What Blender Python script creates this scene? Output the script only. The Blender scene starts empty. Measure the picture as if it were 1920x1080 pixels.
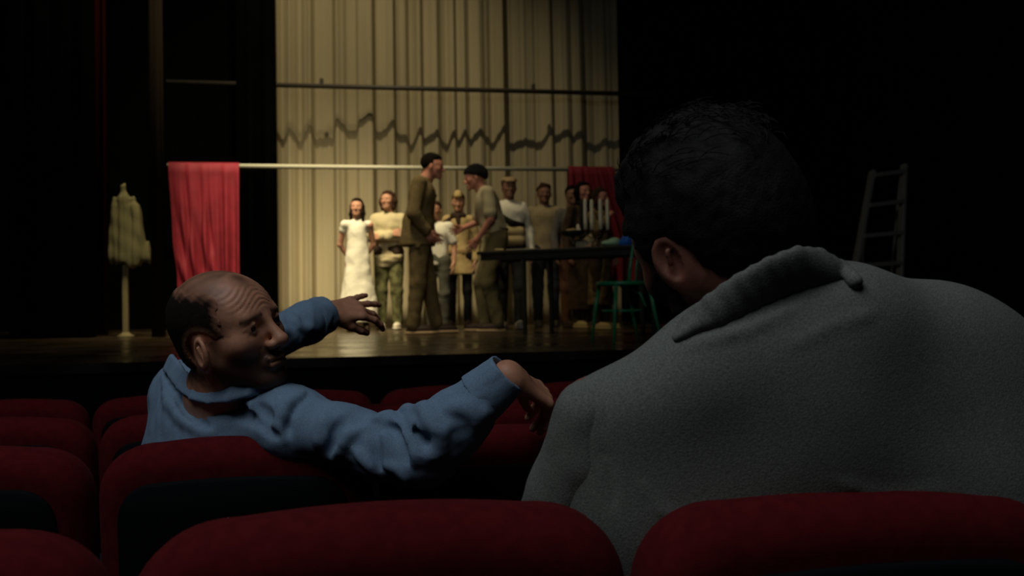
import bpy, math, random
import numpy as np
from mathutils import Vector, Matrix
C = bpy.context.scene.collection
PI = math.pi
# ------------------------------------------------------------------ camera, exposure, lights
EYE = 1.25
YAW = math.radians(9.2); PIT = math.atan(21.5/1575.0); ROL = 0.0153
FPX = 1575.0
_f = np.array([math.sin(YAW)*math.cos(PIT), math.cos(YAW)*math.cos(PIT), math.sin(PIT)])
_r0 = np.array([math.cos(YAW), -math.sin(YAW), 0.0]); _u0 = np.cross(_r0, _f)
CR = math.cos(ROL)*_r0 - math.sin(ROL)*_u0
CU = math.cos(ROL)*_u0 + math.sin(ROL)*_r0
CF = _f
EYEP = np.array([0, 0, EYE])
cam = bpy.data.cameras.new('camera'); camo = bpy.data.objects.new('camera', cam); C.objects.link(camo)
M = Matrix(((CR[0], CU[0], -CF[0], 0), (CR[1], CU[1], -CF[1], 0), (CR[2], CU[2], -CF[2], EYE), (0, 0, 0, 1)))
camo.matrix_world = M
cam.sensor_width = 36; cam.lens = 36*FPX/1920.0; cam.clip_start = .02; cam.clip_end = 60
cam.dof.use_dof = True; cam.dof.focus_distance = 1.35; cam.dof.aperture_fstop = 5.6
S = bpy.context.scene
S.camera = camo
S.view_settings.view_transform = 'Standard'; S.view_settings.look = 'None'
S.view_settings.exposure = 0.0; S.view_settings.gamma = 1.0; S.view_settings.use_curve_mapping = False
w = bpy.data.worlds.new('world'); S.world = w; w.use_nodes = True
w.node_tree.nodes['Background'].inputs[0].default_value = (.25, .5, 1, 1)
w.node_tree.nodes['Background'].inputs[1].default_value = 0.0006

def spot(name, loc, tgt, power, color, size, blend, radius):
    l = bpy.data.lights.new(name, 'SPOT'); l.energy = power; l.color = color
    l.spot_size = math.radians(size); l.spot_blend = blend; l.shadow_soft_size = radius
    o = bpy.data.objects.new(name, l); C.objects.link(o); o.location = loc
    o.rotation_euler = (Vector(tgt)-Vector(loc)).to_track_quat('-Z', 'Y').to_euler()
    return o
def area(name, loc, tgt, power, color, sx, sy, spread=180):
    l = bpy.data.lights.new(name, 'AREA'); l.shape = 'RECTANGLE'; l.size = sx; l.size_y = sy
    l.energy = power; l.color = color; l.spread = math.radians(spread)
    o = bpy.data.objects.new(name, l); C.objects.link(o); o.location = loc
    o.rotation_euler = (Vector(tgt)-Vector(loc)).to_track_quat('-Z', 'Y').to_euler()
    return o
spot('stage_spot_light', (-0.9, 7.2, 9.3), (-0.7, 10.9, 2.0), 800, (1, .82, .50), 76, 1.0, .07)
spot('stage_key_light', (-1.4, 6.4, 8.2), (-0.75, 10.6, .7), 4700, (1, .82, .50), 35, 1.0, .9)
spot('front_fill_light', (0.3, 3.4, 4.8), (0.3, 10.0, 1.4), 150, (1, .82, .52), 46, 1.0, .5)  # weak frontal fill, added to brighten the actors' faces and clothes
area('house_ceiling_light', (-1.1, 0.1, 4.4), (-.1, 1.4, 1.0), 46, (.88, .95, 1.0), 2.4, 2.0)

# ------------------------------------------------------------------ helpers
def P(px, py, d):
    """world point seen at photo pixel (px,py) at camera depth d"""
    return EYEP + d*(CF + (px-960)/FPX*CR - (py-540)/FPX*CU)
def PY(px, py, Y):
    v = CF + (px-960)/FPX*CR - (py-540)/FPX*CU
    return EYEP + v*(Y/v[1])
def cdir(x, y, z):
    v = x*CR + y*CU + z*CF
    return v/np.linalg.norm(v)
A = lambda *v: np.array(v, dtype=float)
def unit(v): v = np.asarray(v, float); return v/np.linalg.norm(v)

def mat(name, col, rough=.8, spec=.3, noise=None, bump=None, metal=0, sheen=0, col2=None, coords='Object', mask=None, stretch=None, trans=0):
    m = bpy.data.materials.new(name); m.use_nodes = True
    nt = m.node_tree; b = nt.nodes['Principled BSDF']
    b.inputs['Base Color'].default_value = (*col, 1); b.inputs['Roughness'].default_value = rough
    b.inputs['Specular IOR Level'].default_value = spec; b.inputs['Metallic'].default_value = metal
    if sheen:
        b.inputs['Sheen Weight'].default_value = sheen; b.inputs['Sheen Roughness'].default_value = .4
        b.inputs['Sheen Tint'].default_value = (*[min(1, c*2+.1) for c in col], 1)
    tc = nt.nodes.new('ShaderNodeTexCoord')
    src = tc.outputs[coords]
    if stretch:
        mp = nt.nodes.new('ShaderNodeMapping'); mp.inputs['Scale'].default_value = stretch
        nt.links.new(src, mp.inputs[0]); src = mp.outputs[0]
    out = None
    if noise:
        n = nt.nodes.new('ShaderNodeTexNoise'); n.inputs['Scale'].default_value = noise[0]; n.inputs['Detail'].default_value = 4
        nt.links.new(src, n.inputs['Vector'])
        r = nt.nodes.new('ShaderNodeValToRGB')
        c2 = col2 if col2 else tuple(c*(1-noise[1]) for c in col)
        r.color_ramp.elements[0].color = (*c2, 1); r.color_ramp.elements[1].color = (*col, 1)
        r.color_ramp.elements[0].position = .38; r.color_ramp.elements[1].position = .62
        nt.links.new(n.outputs['Fac'], r.inputs[0]); out = r.outputs[0]
        nt.links.new(out, b.inputs['Base Color'])
    if mask:   # (colour, ) blended by the vertex attribute 'mask'
        at = nt.nodes.new('ShaderNodeAttribute'); at.attribute_name = 'mask'
        mx = nt.nodes.new('ShaderNodeMix'); mx.data_type = 'RGBA'
        nt.links.new(at.outputs['Fac'], mx.inputs[0])
        if out: nt.links.new(out, mx.inputs[6])
        else: mx.inputs[6].default_value = (*col, 1)
        mx.inputs[7].default_value = (*mask, 1)
        nt.links.new(mx.outputs[2], b.inputs['Base Color'])
    if bump:
        n = nt.nodes.new('ShaderNodeTexNoise'); n.inputs['Scale'].default_value = bump[0]; n.inputs['Detail'].default_value = 3
        nt.links.new(src, n.inputs['Vector'])
        bp = nt.nodes.new('ShaderNodeBump'); bp.inputs['Strength'].default_value = bump[1]; bp.inputs['Distance'].default_value = bump[2]
        nt.links.new(n.outputs['Fac'], bp.inputs['Height']); nt.links.new(bp.outputs[0], b.inputs['Normal'])
    return m

def tag(o, label=None, cat=None, group=None, kind=None):
    if label: o['label'] = label
    if cat: o['category'] = cat
    if group: o['group'] = group
    if kind: o['kind'] = kind
    return o
def thing(name, label, cat, loc=(0, 0, 0), rotz=0, group=None):
    o = bpy.data.objects.new(name, None); C.objects.link(o); o.empty_display_size = .1
    o.location = tuple(loc); o.rotation_euler = (0, 0, rotz)
    return tag(o, label, cat, group)
def link(name, me, m=None, parent=None, local=False):
    o = bpy.data.objects.new(name, me); C.objects.link(o)
    if m: me.materials.append(m)
    if parent is not None:
        o.parent = parent
        if not local:   # vertices were given in world coordinates
            chain = []; q = parent; T = Matrix()
            while q is not None: chain.append(q); q = q.parent
            for q in reversed(chain): T = T @ Matrix.LocRotScale(q.location, q.rotation_euler, q.scale)
            me.transform(T.inverted())
    return o
def mesh(V, Fc, smooth=False):
    me = bpy.data.meshes.new('m'); me.from_pydata([tuple(map(float, v)) for v in V], [], [tuple(f) for f in Fc]); me.update()
    if smooth: me.polygons.foreach_set('use_smooth', [True]*len(me.polygons))
    return me

class MB:
    """collects boxes, tubes, lathes, prisms into one mesh"""
    def __init__(s): s.V = []; s.F = []; s.sm = []
    def add(s, V, F, smooth=True):
        n = len(s.V); s.V += [tuple(map(float, v)) for v in V]; s.F += [tuple(i+n for i in f) for f in F]; s.sm += [smooth]*len(F); return s
    def box(s, c, size, R=None, bev=0.0):
        hx, hy, hz = [q/2 for q in size]; b = min(bev, hx, hy, hz)
        V = []
        if b <= 0:
            V = [(x, y, z) for x in (-hx, hx) for y in (-hy, hy) for z in (-hz, hz)]
            F = [(0, 1, 3, 2), (4, 6, 7, 5), (0, 4, 5, 1), (2, 3, 7, 6), (0, 2, 6, 4), (1, 5, 7, 3)]
        else:   # chamfered box
            import itertools
            idx = {}
            for sx in (-1, 1):
                for sy in (-1, 1):
                    for sz in (-1, 1):
                        for ax in range(3):
                            q = [sx*(hx-b), sy*(hy-b), sz*(hz-b)]; q[ax] = (sx*hx, sy*hy, sz*hz)[ax]
                            idx[(sx, sy, sz, ax)] = len(V); V.append(tuple(q))
            F = []
            for ax in range(3):
                a1, a2 = [a for a in range(3) if a != ax]
                for sg in (-1, 1):
                    f = []
                    for (p, q) in ((-1, -1), (1, -1), (1, 1), (-1, 1)):
                        k = [0, 0, 0]; k[ax] = sg; k[a1] = p; k[a2] = q; f.append(idx[(*k, ax)])
                    F.append(f)
            for ax in range(3):
                a1, a2 = [a for a in range(3) if a != ax]
                for p in (-1, 1):
                    for q in (-1, 1):
                        f = []
                        for (sg, fa) in ((-1, a1), (1, a1), (1, a2), (-1, a2)):
                            k = [0, 0, 0]; k[ax] = sg; k[a1] = p; k[a2] = q; f.append(idx[(*k, fa)])
                        F.append(f)
            for k in itertools.product((-1, 1), repeat=3): F.append([idx[(*k, a)] for a in range(3)])
        if R is not None: V = [tuple(np.asarray(R) @ np.array(v)) for v in V]
        V = [tuple(np.array(v)+np.array(c)) for v in V]
        # fix winding
        cc = np.mean(np.array(V), 0); F2 = []
        for f in F:
            p = np.array([V[i] for i in f]); n = np.cross(p[1]-p[0], p[2]-p[0])
            F2.append(list(f) if np.dot(n, p.mean(0)-cc) > 0 else list(f)[::-1])
        return s.add(V, F2, False)
    def tube(s, pts, r, n=10, caps=True, closed=False):
        pts = [np.array(p, float) for p in pts]; m = len(pts)
        rs = r if hasattr(r, '__len__') else [r]*m
        V = []; up = None
        for i, p in enumerate(pts):
            if closed: t = pts[(i+1) % m]-pts[i-1]
            else: t = pts[min(i+1, m-1)]-pts[max(i-1, 0)]
            t = unit(t)
            if up is None: up = unit(np.cross(t, A(0, 0, 1) if abs(t[2]) < .9 else A(1, 0, 0)))
            up = unit(up - t*np.dot(up, t)); b = np.cross(t, up)
            for k in range(n):
                a = 2*PI*k/n; V.append(p+rs[i]*(math.cos(a)*up+math.sin(a)*b))
        F = []
        for i in range(m if closed else m-1):
            j = (i+1) % m
            for k in range(n):
                l = (k+1) % n; F.append((i*n+k, i*n+l, j*n+l, j*n+k))
        if caps and not closed:
            F.append(tuple(range(n))[::-1]); F.append(tuple(range((m-1)*n, m*n)))
        return s.add(V, F, True)
    def lathe(s, prof, c=(0, 0, 0), n=24, axis=None):
        V = []; m = len(prof)
        for (r, z) in prof:
            for k in range(n):
                a = 2*PI*k/n; V.append((c[0]+r*math.cos(a), c[1]+r*math.sin(a), c[2]+z))
        F = [(i*n+k, i*n+(k+1) % n, (i+1)*n+(k+1) % n, (i+1)*n+k) for i in range(m-1) for k in range(n)]
        F.append(tuple(range(n))[::-1]); F.append(tuple(range((m-1)*n, m*n)))
        return s.add(V, F, True)
    def build(s, name, m, parent=None, local=True):
        me = bpy.data.meshes.new(name); me.from_pydata(s.V, [], s.F); me.polygons.foreach_set('use_smooth', s.sm); me.update()
        return link(name, me, m, parent, local)

# ------------------------------------------------------------------ signed-distance sculpting -> mesh (surface nets)
class Field:
    def __init__(s, h): s.h = h; s.p = []; s.clips = []; s.disp = None; s.fns = []; s.blur = None
    def cap(s, a, b, ra, rb=None, k=.02, sub=False, flat=None):
        s.p.append(('c', np.array(a, float), np.array(b, float), ra, ra if rb is None else rb, k, sub, flat)); return s
    def ell(s, c, r, R=None, k=.02, sub=False):
        r = np.array(r if hasattr(r, '__len__') else (r, r, r), float)
        s.p.append(('e', np.array(c, float), r, None if R is None else np.array(R, float), None, k, sub, None)); return s
    def chain(s, pts, rs, k=.02, sub=False, flat=None):
        for i in range(len(pts)-1): s.cap(pts[i], pts[i+1], rs[i], rs[i+1], k, sub, flat)
        return s
    def clip(s, pt, n): s.clips.append((np.array(pt, float), unit(n))); return s
    def xform(s, R, t, sc=1.0):
        """rigidly move all primitives so far: p -> R(p*sc)+t"""
        q = []
        for it in s.p:
            if it[0] == 'c':
                fl = it[7]
                if fl is not None: fl = (R @ np.array(fl[0], float), fl[1])
                q.append(('c', R @ (it[1]*sc)+t, R @ (it[2]*sc)+t, it[3]*sc, it[4]*sc, it[5]*sc, it[6], fl))
            else:
                RR = R if it[3] is None else R @ it[3]
                q.append(('e', R @ (it[1]*sc)+t, it[2]*sc, RR, None, it[5]*sc, it[6], None))
        s.p = q; s.clips = [(R @ (c*sc)+t, R @ n) for c, n in s.clips]
        return s
    def bounds(s, it):
        if it[0] == 'c':
            r = max(it[3], it[4]); return np.minimum(it[1], it[2])-r, np.maximum(it[1], it[2])+r
        if it[3] is None: return it[1]-it[2], it[1]+it[2]
        e = np.sqrt(((it[3]*it[2])**2).sum(1)); return it[1]-e, it[1]+e
    def eval(s):
        h = s.h
        B = [s.bounds(it) for it in s.p if not it[6]]
        lo = np.min([b[0] for b in B], 0)-3*h-.012; hi = np.max([b[1] for b in B], 0)+3*h+.012
        n = np.ceil((hi-lo)/h).astype(int)+1
        G = np.full(n, .5, np.float32)
        ax = [(lo[i]+h*np.arange(n[i])).astype(np.float32) for i in range(3)]
        for pi_, it in enumerate(s.p+[None]):
            if s.blur and (pi_ == s.blur[0] or (it is None and s.blur[0] >= len(s.p))):
                G = np.clip(G, -.035, .035); w_ = s.blur[1]
                for _ in range(s.blur[2]):
                    for axn in range(3):
                        c_ = np.cumsum(np.concatenate([np.repeat(G.take([0], axn), w_+1, axn), G, np.repeat(G.take([-1], axn), w_, axn)], axn), axis=axn, dtype=np.float64)
                        a_ = [slice(None)]*3; b_ = [slice(None)]*3; a_[axn] = slice(2*w_+1, None); b_[axn] = slice(0, -(2*w_+1))
                        G = ((c_[tuple(a_)]-c_[tuple(b_)])/(2*w_+1)).astype(np.float32)
            if it is None: break
            bl, bh = s.bounds(it); k = it[5]; m = k+3*h+.01
            i0 = np.clip(np.floor((bl-m-lo)/h).astype(int), 0, n); i1 = np.clip(np.ceil((bh+m-lo)/h).astype(int)+1, 0, n)
            if (i1 <= i0).any(): continue
            sl = tuple(slice(i0[j], i1[j]) for j in range(3))
            X = ax[0][sl[0]][:, None, None]; Y = ax[1][sl[1]][None, :, None]; Z = ax[2][sl[2]][None, None, :]
            if it[0] == 'c':
                a, b, ra, rb = it[1], it[2], it[3], it[4]
                x, y, z = X-a[0], Y-a[1], Z-a[2]; d = b-a; sc = 1
                if it[7] is not None:
                    nn, fs = it[7]; nn = unit(nn)
                    t = x*nn[0]+y*nn[1]+z*nn[2]; g = (1/fs-1)
                    x, y, z = x+t*nn[0]*g, y+t*nn[1]*g, z+t*nn[2]*g
                    td = d.dot(nn); d = d+td*nn*g; sc = min(1, fs*1.15)
                L = max(d.dot(d), 1e-9)
                t = np.clip((x*d[0]+y*d[1]+z*d[2])/L, 0, 1)
                D = np.sqrt((x-t*d[0])**2+(y-t*d[1])**2+(z-t*d[2])**2)-(ra+(rb-ra)*t)
                D = D*sc
            else:
                c, r, R = it[1], it[2], it[3]
                x, y, z = X-c[0], Y-c[1], Z-c[2]
                if R is not None:
                    x, y, z = (x*R[0, 0]+y*R[1, 0]+z*R[2, 0], x*R[0, 1]+y*R[1, 1]+z*R[2, 1], x*R[0, 2]+y*R[1, 2]+z*R[2, 2])
                k0 = np.sqrt((x/r[0])**2+(y/r[1])**2+(z/r[2])**2)
                k1 = np.sqrt((x/r[0]**2)**2+(y/r[1]**2)**2+(z/r[2]**2)**2)+1e-6
                D = k0*(k0-1)/k1
            g = G[sl]
            if it[6]:
                D = -D
                hh = np.maximum(k-np.abs(g-D), 0)/max(k, 1e-6); G[sl] = np.maximum(g, D)+hh*hh*k*.25
            else:
                hh = np.maximum(k-np.abs(g-D), 0)/max(k, 1e-6); G[sl] = np.minimum(g, D)-hh*hh*k*.25
        if s.disp is not None or s.fns:
            if s.disp is not None:
                I = np.nonzero(np.abs(G) < max(.03, 4*h)); x, y, z = ax[0][I[0]], ax[1][I[1]], ax[2][I[2]]
                G[I] += s.disp(x, y, z)
            if s.fns:
                I = np.nonzero(G < max(.03, 4*h)); x, y, z = ax[0][I[0]], ax[1][I[1]], ax[2][I[2]]
                for fn in s.fns: G[I] = np.maximum(G[I], fn(x, y, z))
        for (c, nn) in s.clips:
            G = np.maximum(G, ((ax[0]-c[0])*nn[0])[:, None, None]+((ax[1]-c[1])*nn[1])[None, :, None]+((ax[2]-c[2])*nn[2])[None, None, :]).astype(np.float32)
        return G, lo
    def at(s, Pn):
        g = np.full(len(Pn), .5)
        for it in s.p:
            k = it[5]
            if it[0] == 'c':
                a, b, ra, rb = it[1], it[2], it[3], it[4]; q = Pn-a; d = b-a; sc = 1
                if it[7] is not None:
                    nn, fs = it[7]; nn = unit(nn); gg = 1/fs-1; q = q+np.outer(q@nn, nn)*gg; d = d+d.dot(nn)*nn*gg; sc = min(1, fs*1.15)
                t = np.clip(q@d/max(d.dot(d), 1e-9), 0, 1); D = (np.linalg.norm(q-t[:, None]*d, axis=1)-(ra+(rb-ra)*t))*sc
            else:
                q = Pn-it[1]; q = q if it[3] is None else q@it[3]; r = it[2]
                k0 = np.linalg.norm(q/r, axis=1); k1 = np.linalg.norm(q/r**2, axis=1)+1e-6; D = k0*(k0-1)/k1
            D = -D if it[6] else D; hh = np.maximum(k-np.abs(g-D), 0)/max(k, 1e-6)
            g = np.maximum(g, D)+hh*hh*k*.25 if it[6] else np.minimum(g, D)-hh*hh*k*.25
        return g
    def surf(s, px, py, d0=.7, d1=2.6):
        """first surface point on the sight line of a photo pixel"""
        dd = np.arange(d0, d1, .002); v = CF+(px-960)/FPX*CR-(py-540)/FPX*CU; g = s.at(EYEP+dd[:, None]*v)
        i = np.nonzero(g < 0)[0]; i = i[0] if len(i) else int(np.argmin(g)); return EYEP+dd[i]*v
    def crease(s, pts2, r, off=0, k=.015, sub=False, taper=.35):
        """ridge (or groove) laid on the surface through photo pixels; off > 0 sinks it"""
        Q = []
        for (a, b), (c, d) in zip(pts2, pts2[1:]):
            for t in (0, .33, .67): Q.append((a+(c-a)*t, b+(d-b)*t))
        Q.append(pts2[-1]); W = [s.surf(*q) for q in Q]; W = [w_+unit(w_-EYEP)*off for w_ in W]; n = len(W)
        rs = [r*(taper+(1-taper)*math.sin(PI*min(1, max(0, i/(n-1))))**.6) for i in range(n)]
        s._new = getattr(s, '_new', []); s._new.append((W, rs, k, sub)); return s
    def commit(s):
        for W, rs, k, sub in getattr(s, '_new', []): s.chain(W, rs, k, sub)
        s._new = []; return s
    def verts(s):
        G, lo = s.eval(); h = s.h
        ins = G < 0
        n = G.shape
        cnt = np.zeros((n[0]-1, n[1]-1, n[2]-1), np.int8)
        for a in (0, 1):
            for b in (0, 1):
                for c in (0, 1):
                    cnt += ins[a:n[0]-1+a, b:n[1]-1+b, c:n[2]-1+c]
        I = np.nonzero((cnt > 0) & (cnt < 8)); N = len(I[0])
        idx = np.full(cnt.shape, -1, np.int32); idx[I] = np.arange(N)
        acc = np.zeros((N, 3)); num = np.zeros(N)
        cor = [(a, b, c) for a in (0, 1) for b in (0, 1) for c in (0, 1)]
        val = {c: G[I[0]+c[0], I[1]+c[1], I[2]+c[2]].astype(np.float64) for c in cor}
        for c in cor:
            for axn in range(3):
                if c[axn] == 0:
                    e = list(c); e[axn] = 1; e = tuple(e)
                    va, vb = val[c], val[e]; m = (va < 0) != (vb < 0)
                    t = np.where(m, va/np.where(m, va-vb, 1), 0)
                    p = np.array(c, float)[None, :].repeat(N, 0); p[:, axn] += t
                    acc += p*m[:, None]; num += m
        V = (acc/num[:, None]+np.stack(I, 1))*h+lo
        Fs = []
        for axn in range(3):
            o1, o2 = (axn+1) % 3, (axn+2) % 3
            s0 = [slice(None)]*3; s1 = [slice(None)]*3
            s0[axn] = slice(0, n[axn]-1); s1[axn] = slice(1, n[axn])
            for q in (o1, o2):
                s0[q] = slice(1, n[q]-1); s1[q] = slice(1, n[q]-1)
            a = ins[tuple(s0)]; b = ins[tuple(s1)]
            for (cond, flip) in ((a & ~b, False), (~a & b, True)):
                J = list(np.nonzero(cond)); J[o1] = J[o1]+1; J[o2] = J[o2]+1
                def cell(d1, d2):
                    K = [J[0].copy(), J[1].copy(), J[2].copy()]; K[o1] -= d1; K[o2] -= d2
                    return idx[K[0], K[1], K[2]]
                q = np.stack([cell(1, 1), cell(0, 1), cell(0, 0), cell(1, 0)], 1)
                if flip: q = q[:, ::-1]
                Fs.append(q)
        return V, np.concatenate(Fs)
def sdfobj(name, fields, m, parent=None, maskfn=None, local=False):
    if not isinstance(fields, (list, tuple)): fields = [fields]
    VV = []; FF = []; n = 0
    for f in fields:
        V, Q = f.verts() if isinstance(f, Field) else f
        VV.append(V); FF.append(Q+n); n += len(V)
    V = np.concatenate(VV); Q = np.concatenate(FF)
    me = bpy.data.meshes.new(name)
    me.vertices.add(len(V)); me.vertices.foreach_set('co', V.astype(np.float32).ravel())
    me.loops.add(len(Q)*4); me.loops.foreach_set('vertex_index', Q.astype(np.int32).ravel())
    me.polygons.add(len(Q)); me.polygons.foreach_set('loop_start', np.arange(len(Q), dtype=np.int32)*4)
    me.polygons.foreach_set('loop_total', np.full(len(Q), 4, np.int32))
    me.polygons.foreach_set('use_smooth', np.ones(len(Q), bool)); me.update(calc_edges=True); me.validate()
    if maskfn is not None and len(me.vertices) == len(V):
        at = me.attributes.new('mask', 'FLOAT', 'POINT'); at.data.foreach_set('value', np.clip(maskfn(V), 0, 1).astype(np.float32))
    return link(name, me, m, parent, local)

def wrinkles(seed, amp, freq, n=5, aniso=(1, 1, .5)):
    rg = np.random.RandomState(seed); D = []
    for i in range(n):
        d = rg.randn(3)*np.array(aniso); d = d/np.linalg.norm(d)*freq*(.6+.9*rg.rand()); D.append((d, rg.rand()*6.28, rg.randn(3)*freq*.45, rg.rand()*6.28))
    def fn(x, y, z):
        o = 0
        for (d, p, e, q) in D:
            wv = np.sin(x*e[0]+y*e[1]+z*e[2]+q)
            v = np.sin(x*d[0]+y*d[1]+z*d[2]+p+1.6*wv)
            o = o + (v*np.abs(v))
        return (amp*o/math.sqrt(n)).astype(np.float32)
    return fn

def rotm(ax, a):
    ax = unit(ax); c, s_ = math.cos(a), math.sin(a); x, y, z = ax; K = np.array([[0, -z, y], [z, 0, -x], [-y, x, 0]])
    return np.eye(3)+s_*K+(1-c)*K@K
def frame(fwd, up):
    """columns: x right, y forward, z up"""
    y = unit(fwd); x = unit(np.cross(y, up)); z = np.cross(x, y); return np.stack([x, y, z], 1)

def head_prims(f, sc=1.0, ears=True, detail=True, nose=1.0, neck=True, eo=(0, 0), es=1.0):
    """head in its own frame: x right, y to the face, z up, origin mid skull; about 0.23 tall"""
    f.ell((0, -.014, .030), (.076, .098, .085), k=.01)
    f.ell((0, .030, .020), (.066, .062, .066), k=.03)
    f.ell((0, .036, -.034), (.057, .052, .062), k=.03)
    for sx in (-1, 1):
        f.cap((sx*.054, -.004, -.040), (sx*.020, .064, -.092), .020, .016, k=.03)
        f.ell((sx*.044, .056, -.020), (.022, .026, .022), k=.02)
    f.ell((0, .076, -.096), (.024, .018, .018), k=.02)
    f.cap((-.034, .078, .020), (.034, .078, .020), .012, k=.015)
    f.cap((0, .090, .012), (0, .112*nose, -.026), .0075, .0105, k=.012)
    f.ell((0, .110*nose, -.029), (.0125, .012, .0105), k=.008)
    for sx in (-1, 1): f.ell((sx*.0125, .101, -.033), (.0085, .011, .0085), k=.006)
    if detail:
        for sx in (-1, 1):
            f.ell((sx*.032, .098, .003), (.017, .014, .010), k=.012, sub=True)
            f.ell((sx*.032, .0735, .003), (.0165, .0165, .013), k=.003)
            f.cap((sx*.018, .0845, .008), (sx*.033, .090, .0115), .0028, .0034, k=.003)
            f.cap((sx*.033, .090, .0115), (sx*.048, .078, .005), .0034, .0026, k=.003)
            f.cap((sx*.020, .0855, -.003), (sx*.046, .079, -.0045), .0028, k=.004)
        f.ell((0, .082, -.064), (.026, .018, .016), k=.012)
        f.cap((-.019, .092, -.0575), (.019, .092, -.0575), .0055, k=.005)
        f.cap((-.016, .092, -.069), (.016, .092, -.069), .006, k=.005)
        f.cap((-.024, .097, -.0630), (.024, .097, -.0630), .0026, k=.003, sub=True)
    else:
        f.ell((0, .082, -.064), (.026, .018, .018), k=.012)
        for sx in (-1, 1): f.ell((sx*.032, .100, .003), (.016, .014, .010), k=.012, sub=True)
    if ears:
        for sx in (-1, 1):
            R = rotm((0, 0, 1), -sx*.42) @ rotm((1, 0, 0), -.18)
            e = lambda x, y, z: (sx*(.079+(x-.079)*es), -.012+(y+.012)*es+eo[0], -.008+(z+.008)*es+eo[1])
            f.ell(e(.079, -.012, -.008), (.0078*es, .0225*es, .031*es), R=R, k=.006)
            if detail:
                f.ell(e(.086, -.011, -.003), (.0065*es, .0115*es, .020*es), R=R, k=.004, sub=True)
                f.cap(e(.083, -.006, -.016), e(.084, -.012, .006), .0030, k=.004)
                f.cap(e(.082, .000, -.012), e(.080, .002, -.002), .0038, k=.004)
    if neck: f.cap((0, -.022, -.055), (0, -.050, -.165), .054, .058, k=.03)
    return f

FL = [(.052, .0078), (.070, .0086), (.077, .0090), (.070, .0088)]    # little, ring, middle, index
def hand_prims(f, w, R, side, curl=(.4, .4, .4, .4), splay=.10, thumb=(.6, .3), sc=1.0, wristbend=0, arm=.03, base=None):
    """hand at wrist w. R columns: x (thumb side when side=+1), y along fingers, z back of hand"""
    g = Field(f.h)
    kn = []
    for i in range(4):
        x = (-.030, -.010, .011, .031)[i]; y = (.078, .087, .091, .086)[i]
        kn.append(A(x*side, y, .000))
        g.cap((side*(-.016+.011*i), .004, -.002), kn[-1], .0155, .0115, k=.016, flat=((0, 0, 1), .85))
    for i in range(4):
        p = kn[i]; L, r = FL[i]; ang = base[i] if base else curl[i]*.6; sp = (i-1.5)*splay*side
        cl = curl[i]
        for j, fr in enumerate((.45, .31, .24)):
            d = A(math.sin(sp)*math.cos(ang), math.cos(ang)*math.cos(sp), -math.sin(ang)); q = p+d*L*1.12*fr
            g.cap(p, q, r*(1.06-.08*j), r*(.98-.09*j), k=.004 if j else .008); p = q; ang += cl
    t0 = A(side*.022, .022, -.006); a, b = thumb
    d = unit(A(side*math.sin(a), math.cos(a), -b)); q = t0+d*.042
    g.cap(t0, q, .0165, .0125, k=.014)
    d2 = unit(d+A(-side*.10, .15, -.10)); q2 = q+d2*.032; g.cap(q, q2, .0115, .0100, k=.006)
    d3 = unit(d2+A(-side*.20, .05, -.10)); g.cap(q2, q2+d3*.023, .0100, .0080, k=.004)
    if arm: g.cap((0, -arm, 0), (0, .01, 0), .026, .023, k=.02, flat=((0, 0, 1), .75))
    g.xform(R, np.array(w, float), sc)
    f.p += g.p
    return f
def hframe(y, back):
    y = unit(y); z = np.array(back, float); z = unit(z-y*np.dot(y, z)); return np.stack([np.cross(y, z), y, z], 1)

random.seed(4)
# ------------------------------------------------------------------ materials
SKIN = mat('skin', (.36, .17, .10), .55, .4, noise=(40, .18), bump=(300, .15, .001))
M_red = mat('seat_red_cloth', (.098, .007, .009), .95, .08, noise=(60, .2), bump=(600, .3, .001), sheen=.05)
M_blackp = mat('black_plastic', (.0022, .003, .004), .8, .1)
M_floor = mat('auditorium_carpet', (.012, .012, .016), 1, .05, noise=(90, .4), bump=(300, .4, .003))
M_wall = mat('black_wall_paint', (.003, .004, .005), .95, .05, noise=(3, .3))
M_drape = mat('black_velvet', (.0025, .0032, .004), 1, .02, noise=(5, .3))
M_metal = mat('dull_steel', (.25, .25, .24), .4, .5, metal=.6)

# ------------------------------------------------------------------ setting
SZ = EYE-.34          # stage floor level
SY = 5.35             # stage front edge
def slab(name, m, x0, x1, y0, y1, z0, z1, **kw):
    b = MB(); b.box(((x0+x1)/2, (y0+y1)/2, (z0+z1)/2), (x1-x0, y1-y0, z1-z0)); o = b.build(name, m); tag(o, kind='structure', **kw); return o
def fz(Y): return .10-.045*(Y-.84)/.78
b = MB(); ys = (-2.2, SY); V = []
for y in ys:
    for x in (-6.5, 6.5): V.append((x, y, fz(y)))
for y in ys:
    for x in (-6.5, 6.5): V.append((x, y, fz(y)-.2))
b.add(V, [(0, 1, 3, 2), (4, 6, 7, 5), (0, 4, 5, 1), (2, 3, 7, 6), (0, 2, 6, 4), (1, 5, 7, 3)], False)
tag(b.build('floor', M_floor), kind='structure')
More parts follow.
